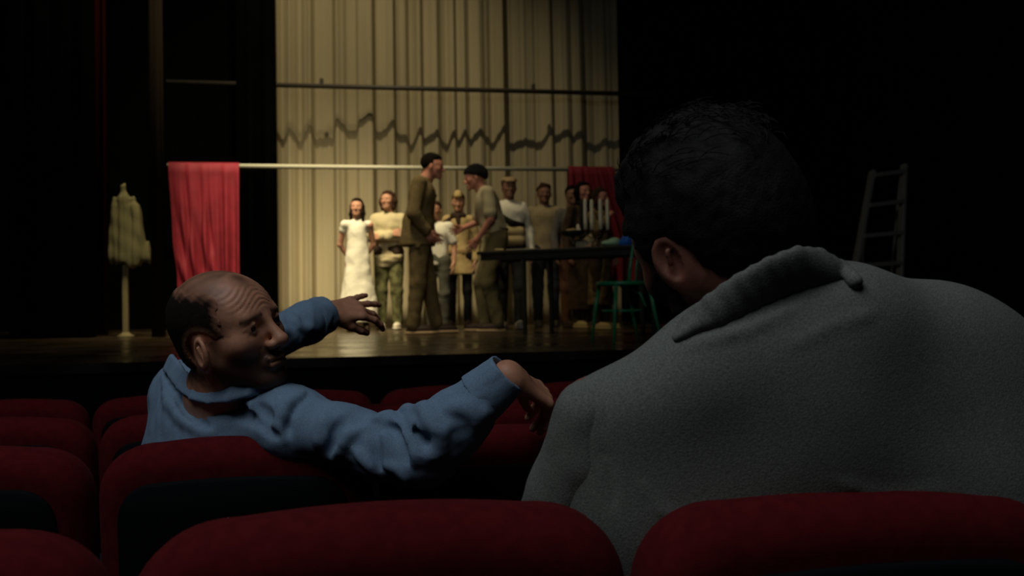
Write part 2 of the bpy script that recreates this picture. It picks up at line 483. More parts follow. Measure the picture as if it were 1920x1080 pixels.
# stage deck: glossy worn brown boards
md = mat('stage_boards', (.085, .060, .034), .26, .5)
nt = md.node_tree; bs = nt.nodes['Principled BSDF']
tc = nt.nodes.new('ShaderNodeTexCoord'); br = nt.nodes.new('ShaderNodeTexBrick')
br.inputs['Color1'].default_value = (.095, .066, .036, 1); br.inputs['Color2'].default_value = (.060, .040, .022, 1); br.inputs['Mortar'].default_value = (.01, .008, .006, 1)
br.inputs['Scale'].default_value = 1; br.inputs['Brick Width'].default_value = 2.4; br.inputs['Row Height'].default_value = .14; br.inputs['Mortar Size'].default_value = .006
ns = nt.nodes.new('ShaderNodeTexNoise'); ns.inputs['Scale'].default_value = 2.2; ns.inputs['Detail'].default_value = 6
rr = nt.nodes.new('ShaderNodeMapRange'); rr.inputs[1].default_value = .3; rr.inputs[2].default_value = .7; rr.inputs[3].default_value = .12; rr.inputs[4].default_value = .42
mx = nt.nodes.new('ShaderNodeMix'); mx.data_type = 'RGBA'; mx.blend_type = 'MULTIPLY'; mx.inputs[0].default_value = .6
nt.links.new(tc.outputs['Object'], br.inputs['Vector']); nt.links.new(tc.outputs['Object'], ns.inputs['Vector'])
nt.links.new(ns.outputs['Fac'], rr.inputs[0]); nt.links.new(rr.outputs[0], bs.inputs['Roughness'])
nt.links.new(br.outputs['Color'], mx.inputs[6]); nt.links.new(ns.outputs['Fac'], mx.inputs[7]); nt.links.new(mx.outputs[2], bs.inputs['Base Color'])
slab('floor_stage', md, -6.5, 6.5, SY-.03, 13.0, SZ-.06, SZ)
slab('wall_stage_front', M_wall, -6.5, 6.5, SY, SY+.1, fz(SY)-.2, SZ-.06)
slab('wall_back', M_wall, -6.5, 6.5, 12.6, 12.8, -.3, 11)
slab('wall_left', M_wall, -6.6, -6.5, -2.3, 12.8, -.3, 11)
slab('wall_right', M_wall, 6.5, 6.6, -2.3, 12.8, -.3, 11)
slab('wall_rear', M_wall, -6.6, 6.6, -2.3, -2.2, -.3, 5)
slab('ceiling', M_wall, -6.6, 6.6, -2.3, 4.9, 5.0, 5.1)
slab('ceiling_stage', M_wall, -6.6, 6.6, 4.9, 12.8, 11, 11.1)
slab('wall_above_proscenium', M_wall, -6.5, 6.5, 4.85, 5.0, 5.1, 11)

# ------------------------------------------------------------------ drapes
def drape(name, xs, offs, Y0, z0, z1, m, th=.012, rows=2, flare=None, parent=None, edge=None):
    """hanging cloth: offs = depth of the folds at each x"""
    V = []; n = len(xs); F = []
    for j in range(rows):
        t = j/(rows-1); z = z1+(z0-z1)*t
        for i in range(n):
            x = xs[i]; fx = (flare(x, t) if flare else 0)
            V.append((x+fx, Y0-offs[i]*(.75+.35*t), z if edge is None else z+edge(x, t)))
    for j in range(rows-1):
        for i in range(n-1): F.append((j*n+i, (j+1)*n+i, (j+1)*n+i+1, j*n+i+1))
    N = len(V); V += [(x, y+th, z) for x, y, z in V]
    F += [tuple(N+i for i in f[::-1]) for f in F]
    for i in range(n-1):
        F.append((i, i+1, N+i+1, N+i)); q = (rows-1)*n; F.append((q+i+1, q+i, N+q+i, N+q+i+1))
    for j in range(rows-1):
        F.append((j*n, N+j*n, N+(j+1)*n, (j+1)*n)); F.append(((j+1)*n-1, (j+2)*n-1, N+(j+2)*n-1, N+(j+1)*n-1))
    return link(name, mesh(V, F, True), m, parent, True)
pz = [(45, 700), (85, 790), (130, 720), (175, 800), (235, 700), (250, 780), (350, 770), (365, 670), (430, 740), (468, 735), (477, 690), (550, 640), (565, 740), (600, 740), (660, 670), (672, 750), (720, 750), (750, 810), (790, 700), (815, 770), (885, 720), (900, 770), (930, 800), (965, 710), (990, 790), (1015, 710), (1050, 770), (1095, 710), (1165, 790), (1215, 690), (1250, 790), (1330, 760), (1410, 780), (1460, 690), (1475, 750), (1540, 705), (1570, 745), (1610, 710), (1640, 770), (1700, 790), (1730, 750), (1780, 770), (1840, 740)]
BY = 11.5
cx = [PY(500+a/2.743, 270, BY)[0] for a, b in pz]; co_ = [(745-b)/2.743*11.3/1575/1.35 for a, b in pz]
xs = np.arange(cx[0], cx[-1]+.001, .012); offs = np.interp(xs, cx, co_)
kk = np.array([1, 2, 3, 2, 1.]); kk /= kk.sum(); offs = np.convolve(np.pad(offs, 2, 'edge'), kk, 'valid')
offs = offs+.006*np.sin(xs*61)+.004*np.sin(xs*97+1)
M_curt = mat('backdrop_muslin', (.50, .44, .29), .95, .05, noise=(1.3, .15), bump=(220, .25, .004), stretch=(1, 1, .3))
bc = drape('backdrop_curtain', xs, offs, BY, SZ+.005, 7.4, M_curt, rows=24, flare=lambda x, t: .05*(x-1.0)/2.4*(t-.2))
tag(bc, 'tall cream pleated backdrop curtain hanging across the back of the stage', 'curtain')
def folds(x0, x1, seed, amp, wl, step=.02):
    rg = np.random.RandomState(seed); x = np.arange(x0, x1, step); o = np.zeros_like(x)
    for i in range(4): o += np.sin(x*2*PI/wl*(.6+.8*rg.rand())+rg.rand()*6)
    return x, amp*o/2.2
M_drR = mat('dark_red_velvet', (.035, .004, .004), .95, .05)
for (nm, pa, pb, Yd, am, wl, mm, lb) in (
        ('wing_drape', 448, 522, 11.0, .05, .25, M_drape, 'black wing drape hanging between red cloth and cream backdrop'),
        ('wing_drape', 283, 312, 9.2, .03, .12, mat('brown_black_velvet', (.016, .012, .008), 1, .02), 'narrow dark brown drape standing left of the red cloth'),
        ('wing_drape', 182, 206, 10.2, .04, .12, M_drR, 'narrow dark red drape behind the hanging pale jacket'),
        ('wing_drape', 20, 182, 9.6, .06, .3, M_drape, 'black wing drape at the far left of the stage'),
        ('wing_drape', 1168, 1480, 11.2, .06, .3, M_drape, 'wide black drape directly right of the cream backdrop'),
        ('wing_drape', 1480, 1680, 10.6, .06, .3, M_drape, 'black drape on stage behind the stepladder')):
    x0, x1 = PY(pa, 560, Yd)[0], PY(pb, 560, Yd)[0]
    x, o = folds(x0, x1, pa, am, wl)
    tag(drape(nm, x, o, Yd, SZ+.005, 8.5, mm, rows=2), lb, 'drape')

# ------------------------------------------------------------------ battens and red cloths
M_pipe = mat('pale_pipe', (.42, .42, .33), .45, .4)
M_pipd = mat('dark_pipe', (.06, .055, .045), .5, .4)
LY = 10.15; UY = 11.08
p0, p1 = PY(314, 309.5, LY), PY(1160, 320.5, LY)
lz = (PY(442, 311.5, LY)[2]+PY(1065, 317.5, LY)[2])/2
rod = thing('hanging_batten', 'pale metal pipe across the stage carrying two red cloths', 'pipe', (p0[0], LY, lz))
MB().tube([(0, 0, 0), (p1[0]-p0[0], 0, 0)], .026, 14).build('pipe', M_pipe, rod)
for xx in (.35, 2.6, p1[0]-p0[0]-.4): MB().tube([(xx, 0, .02), (xx, 0, 11-lz)], .0018, 6).build('cable', M_blackp, rod)
q0, q1 = PY(312, 157, UY), PY(1225, 177, UY)
uz = (PY(520, 160, UY)[2]+PY(1168, 175, UY)[2])/2
rod2 = thing('hanging_batten', 'thin dark pipe high across the cream backdrop', 'pipe', (q0[0], UY, uz))
MB().tube([(0, 0, 0), (q1[0]-q0[0], 0, 0)], .032, 12).build('pipe', M_pipd, rod2)
for px_ in (603, 1000):
    xx = PY(px_, 160, UY)[0]-q0[0]
    b = MB(); b.box((xx, 0, .05), (.05, .05, .10), bev=.01); b.build('clamp', M_pipd, rod2)
for xx in (.3, 3.0, 5.6): MB().tube([(xx, 0, .02), (xx, 0, 11-uz)], .0018, 6).build('cable', M_blackp, rod2)

M_cloth = mat('red_satin', (.215, .014, .028), .7, .25, noise=(6, .2), bump=(90, .2, .003))
def redcloth(x0, x1, zt, zb, Y, seed, label, gather):
    V = []; F = []; n = 90; m = 34; rg = np.random.RandomState(seed); ph = rg.rand(5)*6
    for j in range(m):
        t = j/(m-1)
        for i in range(n):
            s = i/(n-1); ss = gather(s, t)
            x = x0+(x1-x0)*ss
            fo = .5*math.sin(s*38+ph[0]+1.2*math.sin(t*2+ph[1]))+.35*math.sin(s*23+ph[2])+.25*math.sin(s*61+ph[3]+t)
            # swagged folds that run diagonally
            sw = .6*math.sin(26*(s-.45*t*t)+ph[4]) if s < .6 else .3*math.sin(40*s)
            y = Y-.031-.085*min(1, .15+t*1.3)*(fo*.6+sw*.6+.4)
            z = zt+.028*math.cos(min(t*20, PI/2))*1 + (zb-zt)*t
            if j == 0: y = Y+.0; z = zt+.036
            if j == 1: y = Y-.042; z = zt+.014
            V.append((x, y, z))
    for j in range(m-1):
        for i in range(n-1): F.append((j*n+i, (j+1)*n+i, (j+1)*n+i+1, j*n+i+1))
    # short return behind the pipe
    N = len(V)
    for (dz, dy) in ((.0, .032), (-.25, .035)):
        for i in range(n): V.append((V[i][0], Y+dy, zt+dz))
    for (ra, rb) in ((0, N), (N, N+n)):
        for i in range(n-1): F.append((ra+i, ra+i+1, rb+i+1, rb+i))
    o = link('red_cloth', mesh(V, F, True), M_cloth)
    sm = o.modifiers.new('s', 'SOLIDIFY'); sm.thickness = .004; sm.offset = 1
    tag(o, label, 'cloth'); return o
xa, xb = PY(316, 311, LY)[0], PY(443, 311, LY)[0]
redcloth(xa, xb, lz, PY(330, 575, LY)[2], LY, 3, 'bright red satin cloth hung over the left end of the pipe',
         lambda s, t: (.16*t)+(1.05-.16*t)*s if True else s)
xa, xb = PY(1064, 317, LY)[0], PY(1158, 317, LY)[0]
redcloth(xa, xb+.30, lz, PY(1150, 535, LY)[2], LY, 8, 'shaded red cloth on the pipe behind the candles and actors',
         lambda s, t: s*(.62 if t < .05 else .62+.38*min(1, t*1.5)))

# ------------------------------------------------------------------ theatre seats
def outline(wd, z0, z1, r, crown=.008, n=12):
    """closed outline of a seat back in x,z: square bottom, round top corners, slightly crowned top"""
    hw = wd/2; pts = [(hw, z0), (hw, (z0+z1)/2)]
    for k in range(n+1):
        a = (PI/2)*k/n; pts.append((hw-r+r*math.cos(a)**.85 if math.cos(a) > 0 else hw-r, z1-r+r*math.sin(a)**.85 - crown))
    m = 9
    for k in range(1, m):
        t = k/m; x = (hw-r)*(1-2*t); pts.append((x, z1-crown+crown*(1-(x/(hw-r))**2)))
    for k in range(n+1):
        a = PI/2+(PI/2)*k/n; c = -math.cos(a); pts.append((-(hw-r)-r*max(c, 0)**.85, z1-r+r*max(math.sin(a), 0)**.85-crown))
    pts += [(-hw, (z0+z1)/2), (-hw, z0)]
    return pts
def padded(pts, prof, tilt=0, zc=0):
    """loft the outline through (inset, y) steps -> soft slab, end caps"""
    P2 = np.array(pts); c = A(0, P2[:, 1].min()+.18)
    n = len(pts); V = []; F = []
    for (ins, y) in prof:
        # inset by normals
        T = np.roll(P2, -1, 0)-np.roll(P2, 1, 0); T[0] = P2[1]-P2[0]; T[-1] = P2[-1]-P2[-2]
        T /= np.linalg.norm(T, axis=1)[:, None]; Nn = np.stack([T[:, 1], -T[:, 0]], 1)
        Q = P2-Nn*ins
        Q[0, 1] = P2[0, 1]; Q[-1, 1] = P2[-1, 1]
        for x, z in Q: V.append((x, y+(z-zc)*tilt, z))
    m = len(prof)
    for j in range(m-1):
        for i in range(n): F.append((j*n+i, j*n+(i+1) % n, (j+1)*n+(i+1) % n, (j+1)*n+i))
    F.append(tuple(range(n))[::-1]); F.append(tuple(range((m-1)*n, m*n)))
    return V, F
def make_seat():
    """origin on the floor under the back; the sitter faces +y"""
    t = thing('theatre_seat', 'x', 'seat')
    H = .94; z0 = .42; T = .052
    prof = []
    for k in range(9):
        a = PI/2*k/8; prof.append((T*(1-math.sin(a)), -T*math.cos(a)))
    for k in range(1, 9):
        a = PI/2*k/8; prof.append((T*(1-math.cos(a)), .015+T*math.sin(a)))
    V, F = padded(outline(.488, z0, H, .105), prof, -.10, H)
    b = MB(); b.add(V, F); b.build('backrest', M_red, t)
    V, F = padded(outline(.400, z0-.08, H-.066, .075, .004), [(.006, -.062), (0, -.0565), (0, -.03)], -.10, H)
    b = MB(); b.add(V, F); sh = b.build('back_panel', M_blackp, t)
    for sx in (-.012, .012):
        b = MB(); y = -.0625+(.80-H)*-.10; b.lathe([(.0015, -.001), (.003, 0), (.0015, .002)], (0, 0, 0), 8)
        b.V = [(v[0]+sx, y-v[2], .80+v[1]) for v in b.V]; b.build('screw', M_metal, sh)
    f = MB(); f.box((0, .26, .44), (.43, .44, .09), bev=.03); f.build('seat_cushion', M_red, t)
    for sx in (-1, 1):
        b = MB(); b.box((sx*.232, .18, .33), (.022, .34, .52), bev=.006); b.box((sx*.232, .16, .035), (.03, .42, .07), bev=.006); b.build('side_support', M_blackp, t)
        b = MB(); b.box((sx*.232, .20, .61), (.022, .30, .035), bev=.010); b.build('armrest', M_blackp, t)
    return t
seat0 = make_seat(); used = [False]
def copy_tree(o, parent=None):
    c = o.copy(); C.objects.link(c); c.parent = parent
    for ch in [q for q in o.children]: copy_tree(ch, c)
    return c
def put_seat(x, row, label, hidden=False):
    s = seat0 if not used[0] else copy_tree(seat0); used[0] = True
    Y = .84+.78*row; top = EYE-(.201 + (.009 if x > .4 else 0), .245, .290, .322)[row]
    s.location = (x, Y, top-.94); tag(s, label, 'seat', ('seats in the nearest row', 'seats in the second row', 'seats in the third row', 'seats in the front row below the stage')[row]); return s
o_ = .007
put_seat(o_-.5, 0, 'red seat in the nearest row cut off at the bottom left corner')
put_seat(o_, 0, 'large red seat back in the bottom centre of the nearest row')
put_seat(o_+.5, 0, 'red seat in the nearest row holding the man in grey jacket')
put_seat(-.755, 1, 'red seat at the far left edge of the second row')
put_seat(-.255, 1, 'red seat of the man in the blue shirt, dark panel towards us')
put_seat(.245, 1, 'empty red seat in the second row under the blue sleeved elbow')
put_seat(-.993, 2, 'red seat at the far left end of the third row')
put_seat(-.493, 2, 'red seat in the third row just left of the blue shirt')
put_seat(.007, 2, 'red seat in the third row seen above the blue upper arm')
put_seat(.507, 2, 'red seat in the third row below the drooping hand')
put_seat(-1.255, 3, 'red front row seat at the far left edge')
put_seat(-.755, 3, 'red front row seat left of the balding man')
put_seat(-.255, 3, 'red front row seat right behind the balding man, ending at the gap')
put_seat(.245, 3, 'red front row seat starting right of the gap, above the blue forearm')
put_seat(.745, 3, 'red front row seat between the hand and the grey jacket')
# floor pads are level with the raked floor: every seat foot follows it
for o in list(C.objects):
    if o.name.startswith('theatre_seat'): pass

# ------------------------------------------------------------------ man in the blue shirt
M_shirt = mat('blue_chambray', (.195, .285, .40), .9, .1, noise=(350, .18), bump=(700, .35, .0008))
def blue_man():
    root = thing('person', 'balding man in light blue shirt turning to his neighbour, one arm pointing at the stage', 'person', (-.52, 1.95, fz(1.95)))
    # head
    fw = unit(A(*cdir(math.cos(.14)*math.cos(.42), math.sin(.14), -math.cos(.14)*math.sin(.42))))
    up = cdir(-.12, 1, 0)
    R = frame(fw, up) ; R = rotm(fw, math.radians(10)) @ R
    hc = P(428, 622, 1.60); sc = 1.04
    f = Field(.0024); head_prims(f, nose=1.02, eo=(.014, -.014), es=1.04)
    f.cap((-.030, .094, -.040), (-.036, .080, -.062), .0016, k=.004, sub=True); f.cap((.026, .088, -.036), (.036, .078, -.062), .0020, k=.005, sub=True)
    f.xform(R, hc, sc)
    def creases(x, y, z):
        L = (np.stack([x, y, z], 1)-hc) @ R / sc; X, Y_, Z = L[:, 0], L[:, 1], L[:, 2]
        u = Z-.012*np.cos(X*55)+.10*np.abs(X)
        m_ = np.clip((Z-.030)/.010, 0, 1)*np.clip((.085-Z)/.012, 0, 1)*np.clip((.062-np.abs(X))/.02, 0, 1)*np.clip((Y_-.03)/.02, 0, 1)
        v = np.sin(u*2*PI/.0088)
        cheek = .0012*np.exp(-((Z+.040-.5*(Y_-.09)*0)/.02)**2)*0
        return ((.0011)*m_*np.clip(v, -.3, 1)+cheek).astype(np.float32)
    f.disp = creases
    f.chain([hc+R@A(0, -.02, -.08), P(408, 735, 1.66), P(420, 800, 1.70)], [.056, .058, .07], k=.03)
    torso = Field(.010)
    sR, sL = P(550, 802, 1.58), P(352, 738, 1.84)
    el = P(790, 858, 1.50); wr = P(948, 704, 1.47)
    eL = P(470, 652, 2.03); wL = P(611, 586, 2.22)
    pelv = A(-.42, 1.92, .62)
    torso.cap(sR, sL, .06, k=.04).cap((sR+sL)/2+A(0, 0, -.06), pelv, .12, .13, k=.06).cap(P(420, 760, 1.68), (sR+sL)/2, .05, .07)
    torso.chain([sR, el, P(912, 737, 1.475)], [.048, .038, .026]).chain([sL, eL, wL], [.046, .036, .026])
    for sx in (-1, 1):
        k_ = A(-.34+.10*sx, 2.22, .62); torso.chain([pelv+A(.08*sx, 0, 0), k_, A(-.34+.12*sx, 2.26, .14)], [.075, .052, .038])
    hands = Field(.0026)
    # pointing left hand: back to us, fingers to the right
    yd = cdir(.80, .12, .58); Rl = hframe(yd, cdir(-.35, .45, -.85))
    hand_prims(hands, wL, Rl, 1, curl=(.10, .16, .42, .36), base=(.05, .14, .42, .30), splay=.20, thumb=(.42, .45), sc=1.06)
    yr = cdir(.62, -.42, .55); Rr = hframe(yr, cdir(.50, .80, -.25))
    h2 = Field(.0026); h2.cap(P(905, 743, 1.475), P(953, 705, 1.473), .028, .0235, k=.03); hand_prims(h2, P(961, 707, 1.475), Rr, -1, curl=(.30, .36, .42, .40), base=(.62, .68, .72, .72), splay=.03, thumb=(.28, .45), sc=1.0, arm=.006)
    def hm(V):
        L = (V-hc) @ R / sc; x, y, z = L[:, 0], L[:, 1], L[:, 2]
        far = (np.abs(L).max(1) < .16)
        m_, ear = headhair(x, y, z)
        return np.where(far & ~(ear > 0), m_, 0)
    ms = mat('stubbled_skin', (.58, .265, .155), .5, .4, noise=(60, .15), bump=(260, .15, .001), mask=(.020, .013, .009))
    sdfobj('body', [f, torso, hands, h2], ms, root, hm)
    # eyes
    for sx in (-1, 1):
        e = MB(); n = 16; prof = [(.0122*math.sin(PI*k/n), -.0122*math.cos(PI*k/n)) for k in range(n+1)]
        prof[0] = (.0003, prof[0][1]); prof[-1] = (.0003, prof[-1][1])
        e.lathe(prof, n=20); c = hc+sc*(R@A(sx*.032, .0782, .0032))
        e.V = [tuple(c+sc*(R@A(v[0], v[1], v[2]))) for v in e.V]
        eye = e.build('eye', mat('eye_white', (.45, .42, .38), .2, .5), root, local=False)
        i_ = MB(); gz = unit(R@A(.25, .96, .10)); Q = frame(gz, up); i_.lathe([(.0002, 0), (.0055, .0), (.0050, .0012), (.0002, .0018)], n=16)
        i_.V = [tuple(c+sc*(Q@A(v[0], .0116+v[2], v[1]))) for v in i_.V]
        i_.build('iris', mat('dark_iris', (.02, .012, .008), .15, .6), eye, local=False)
    # hair: close cropped shell on sides and back
    hf = Field(.0028); hf.ell((0, -.014, .030), (.0782, .1002, .0872), k=.01); hf.ell((0, .030, .020), (.0682, .0642, .0682), k=.03)
    hf.ell((0, -.02, -.02), (.070, .082, .060), k=.02)
    hf.fns.append(lambda x, y, z: hairmask_fn(x, y, z, R, hc, sc))
    hf.xform(R, hc, sc)
    hf.disp = wrinkles(5, .0006, 900)
    def hedge(V):
        L = (V-hc) @ R / sc; return 1-headhair(L[:, 0], L[:, 1], L[:, 2])[0]/.9
    sdfobj('hair', hf, mat('cropped_brown_hair', (.018, .012, .009), .95, .1, noise=(500, .5), mask=(.58, .265, .155)), root, hedge)
    # shirt
    s = Field(.0052)
    mid = (sR+sL)/2
    s.ell(sR, (.064, .064, .064), k=.04)
    s.cap(sR, sL, .062, .068, k=.04)
    s.cap(P(440, 752, 1.66), P(532, 785, 1.60), .050, .052, k=.05)
    s.cap(P(400, 770, 1.72), P(352, 752, 1.80), .070, .068, k=.05)
    s.cap(P(350, 840, 1.76), P(500, 830, 1.68), .085, .090, k=.06)
    s.cap(mid+A(0, 0, -.08), pelv+A(0, 0, .04), .135, .15, k=.07)
    s.cap(P(364, 790, 1.72), P(350, 930, 1.72), .065, .075, k=.05)
    # right sleeve over the seat back
    s.chain([sR, P(640, 812, 1.545), P(720, 840, 1.52), P(792, 852, 1.50)], [.058, .051, .053, .055], k=.03)
    s.chain([P(792, 852, 1.50), P(850, 796, 1.485), P(905, 742, 1.475)], [.056, .055, .046], k=.03)
    s.chain([P(905, 742, 1.475), P(922, 727, 1.473)], [.038, .034], k=.006)
    # left sleeve reaching to the stage
    s.chain([sL, eL, P(578, 605, 2.16), P(602, 592, 2.20)], [.064, .056, .049, .047], k=.03)
    # folds traced on the cloth: ridges and grooves
    for pts, r, off, sub in (
        ([(703, 789), (730, 781), (755, 805), (778, 839), (783, 866)], .010, .004, False),
        ([(753, 775), (767, 769), (780, 794), (803, 806)], .009, .003, False),
        ([(780, 769), (796, 767), (811, 789), (828, 817), (833, 844)], .010, .004, False),
        ([(716, 800), (742, 806), (760, 835), (764, 868)], .0035, .000, True),
        ([(765, 790), (790, 815), (806, 846)], .0035, .000, True),
        ([(840, 768), (862, 762), (894, 781), (924, 772)], .009, .003, False),
        ([(628, 858), (655, 817), (680, 803)], .007, .002, False),
        ([(640, 788), (624, 812), (618, 846)], .006, .001, True),
        ([(612, 778), (604, 800), (600, 835)], .006, .002, False),
        ([(703, 794), (705, 844), (711, 894)], .003, .000, True),
        ([(665, 842), (690, 868), (712, 892)], .008, .003, False),
        ([(724, 872), (748, 880), (768, 898)], .008, .003, False),
        ([(842, 800), (820, 842), (800, 868)], .008, .003, False),
        ([(880, 745), (900, 775), (890, 812)], .006, .002, False),
        ([(576, 737), (548, 759), (538, 787), (542, 815)], .005, .000, True),
        ([(570, 738), (536, 759), (526, 790)], .007, .003, False),
        ([(432, 751), (457, 777), (497, 798), (520, 818)], .007, .000, True),
        ([(455, 742), (486, 772), (520, 800)], .008, .003, False),
        ([(305, 705), (320, 755), (352, 791), (403, 818)], .009, .003, False),
        ([(335, 745), (352, 772), (392, 802)], .006, .000, True),
        ([(352, 765), (400, 768), (450, 745), (480, 728)], .006, .000, True),
        ([(480, 760), (498, 776), (505, 790)], .006, .001, True),
        ([(525, 615), (548, 625), (560, 650)], .006, .001, False), ([(545, 590), (560, 612), (590, 618)], .006, .001, False)):
        s.crease(pts, r, off, .014, sub)
    s.commit()
    w1 = wrinkles(11, .0024, 38, 5, (1, .6, 1)); w2 = wrinkles(3, .0008, 160, 4, (1, .6, 1))
    aU = unit(el-sR); aF = unit(wr-el)
    def sleeve_folds(x, y, z):
        p = np.stack([x, y, z], 1); u = (p-el) @ aU; v = (p-el) @ aF
        near = np.exp(-(((p-el)**2).sum(1))/.16**2)
        side = u+0*v; o = (p-el) @ cdir(0, 0, 1); wz = (p-el) @ cdir(.5, -.9, 0)
        ph = np.where(u < -.0, u*62+wz*26, v*62-wz*30)+1.3*np.sin(wz*42+o*30)+.8*np.sin(o*55+1)
        r_ = np.sin(ph); q_ = np.sin(ph*.53+2.0)
        w_ = np.clip((x-(sR[0]+.03))/.05, 0, 1)
        return (-(.0026*np.maximum(r_, -.2)**2*np.sign(r_)+.0012*q_)*(.25+.75*near)*w_).astype(np.float32)
    s.disp = lambda x, y, z: w1(x, y, z)+w2(x, y, z)+sleeve_folds(x, y, z)
    sh = sdfobj('shirt', s, M_shirt, root)
    # cuffs and collar
    cf = Field(.0035); cf.chain([P(900, 745, 1.475), P(960, 694, 1.47)], [.047, .041], k=.01); cf.clip(P(954, 699, 1.47), wr-el); cf.clip(P(900, 747, 1.475), -(wr-P(905, 742, 1.475)))
    cf.cap(P(930, 719, 1.473), P(975, 680, 1.467), .0345, .0345, k=.004, sub=True); cf.disp = wrinkles(8, .0016, 120)
    sdfobj('cuff', cf, M_shirt, root)
    cf = Field(.0035); cf.chain([P(575, 606, 2.15), P(606, 590, 2.21)], [.054, .052], k=.01); dd = unit(P(606, 590, 2.21)-P(575, 606, 2.15))
    cf.clip(P(606, 590, 2.21), dd); cf.clip(P(580, 604, 2.16), -dd); cf.disp = wrinkles(9, .0016, 120)
    cf.cap(P(606, 590, 2.21)-dd*.02, P(606, 590, 2.21)+dd*.05, .044, k=.004, sub=True)
    sdfobj('cuff', cf, M_shirt, root)
    cl = Field(.0032)
    path = [P(322, 668, 1.78), P(333, 680, 1.71), P(348, 700, 1.645), P(372, 718, 1.60), P(405, 726, 1.575), P(440, 722, 1.565), P(478, 712, 1.57), P(520, 706, 1.60)]
    for a, b_ in zip(path, path[1:]):
        for q in range(6):
            o0 = cdir(-.35, -1, -.45)*q*.0062; cl.cap(a+o0, b_+o0, .0042, k=.006)
    cl.disp = wrinkles(19, .0010, 60)
    sdfobj('collar', cl, M_shirt, root)
    tr = Field(.011); tr.cap(pelv+A(-.08, 0, 0), pelv+A(.08, 0, 0), .135, k=.05)
    for sx in (-1, 1):
        k_ = A(-.34+.10*sx, 2.22, .62); tr.chain([pelv+A(.08*sx, 0, -.02), k_+A(0, 0, -.02), A(-.34+.12*sx, 2.26, .16)], [.098, .075, .060])
    sdfobj('trousers', tr, mat('dark_navy_trousers', (.012, .014, .022), .9, .1), root)
    for sx in (-1, 1):
        sh_ = Field(.008); zz = fz(2.3); c = A(-.34+.12*sx, 2.31, zz+.035); sh_.ell(c, (.045, .13, .05)).cap(c+A(0, -.06, 0), c+A(0, -.06, .07), .042).clip((0, 0, zz+.002), (0, 0, -1))
        sdfobj('shoe', sh_, M_blackp, root)
    return root
def surf_y(x, z):
    """approx. front surface of the forehead in head space"""
    def e(c, r):
        q = 1-((x-c[0])/r[0])**2-((z-c[2])/r[2])**2
        return c[1]+r[1]*math.sqrt(max(q, 0)) if q > 0 else -1
    return max(e((0, -.014, .030), (.076, .098, .085)), e((0, .030, .020), (.066, .062, .066)))+.0018
def hair_region(x, Y_, Z):
    X = np.abs(x)
    n = .0020*np.sin(X*310+Y_*240)+.0022*np.sin(Z*260+Y_*190)+.0012*np.sin(Z*700+Y_*500)
    yf = np.where(Z > .0, .052-.18*np.maximum(Z-.03, 0), .024)
    a = Y_-yf+n
    b_ = Z-(.083+.05*X-.22*Y_)+n
    c = -(Z+.078)+n
    c2 = np.where(Y_ > -.018, -(Z+.030), -1)
    ear = np.where(X > .05, .038-np.sqrt((Y_-.002)**2+(Z+.020)**2), -1)
    return np.maximum.reduce([a, b_, c, c2, ear])
def headhair(x, y, z):
    fb = hair_region(x, y, z)
    s1 = .9*np.clip(1-(fb+.014)/.030, 0, 1)
    nz = np.sin(x*190+y*140)*.15+np.sin(z*210+y*60+2)*.12
    thin = np.clip(.50+nz*.4, 0, 1)*np.clip((z-.05)/.03, 0, 1)*np.clip((.052-y)/.02, 0, 1)
    tuft = .72*np.exp(-((x/.018)**2+((y-.058)/.022)**2))*(z > .06)
    ear = (np.abs(x) > .072)*(np.sqrt((y-.002)**2+(z+.020)**2) < .042)
    beard = .88*np.clip((-.028-z+.10*np.minimum(y-.05, 0)+nz*.02)/.020, 0, 1)*np.clip((y+.005)/.02, 0, 1)*(z > -.15)
    must = .8*np.exp(-((z+.046)/.008)**2)*(np.abs(x) < .03)*(y > .06)
    lips = np.exp(-((z+.063)/.009)**2)*(np.abs(x) < .022)*(y > .08)
    side = .55*np.clip((y-.0)/.02, 0, 1)*np.clip((.045-y)/.02, 0, 1)*(z < .02)*(z > -.07)
    brow = .85*np.exp(-((z-.026+.004*np.abs(x)/.03)/.0050)**2)*(np.abs(x) > .012)*(np.abs(x) < .052)*(y > .05)
    m_ = np.maximum.reduce([s1, thin, tuft, np.maximum(beard, must)*(1-.7*lips), side, brow])
    return m_, ear
def hairmask_fn(x, y, z, R, hc, sc):
    L = (np.stack([x, y, z], 1)-hc) @ R / sc
    return hair_region(L[:, 0], L[:, 1], L[:, 2]).astype(np.float32)
blue_man()

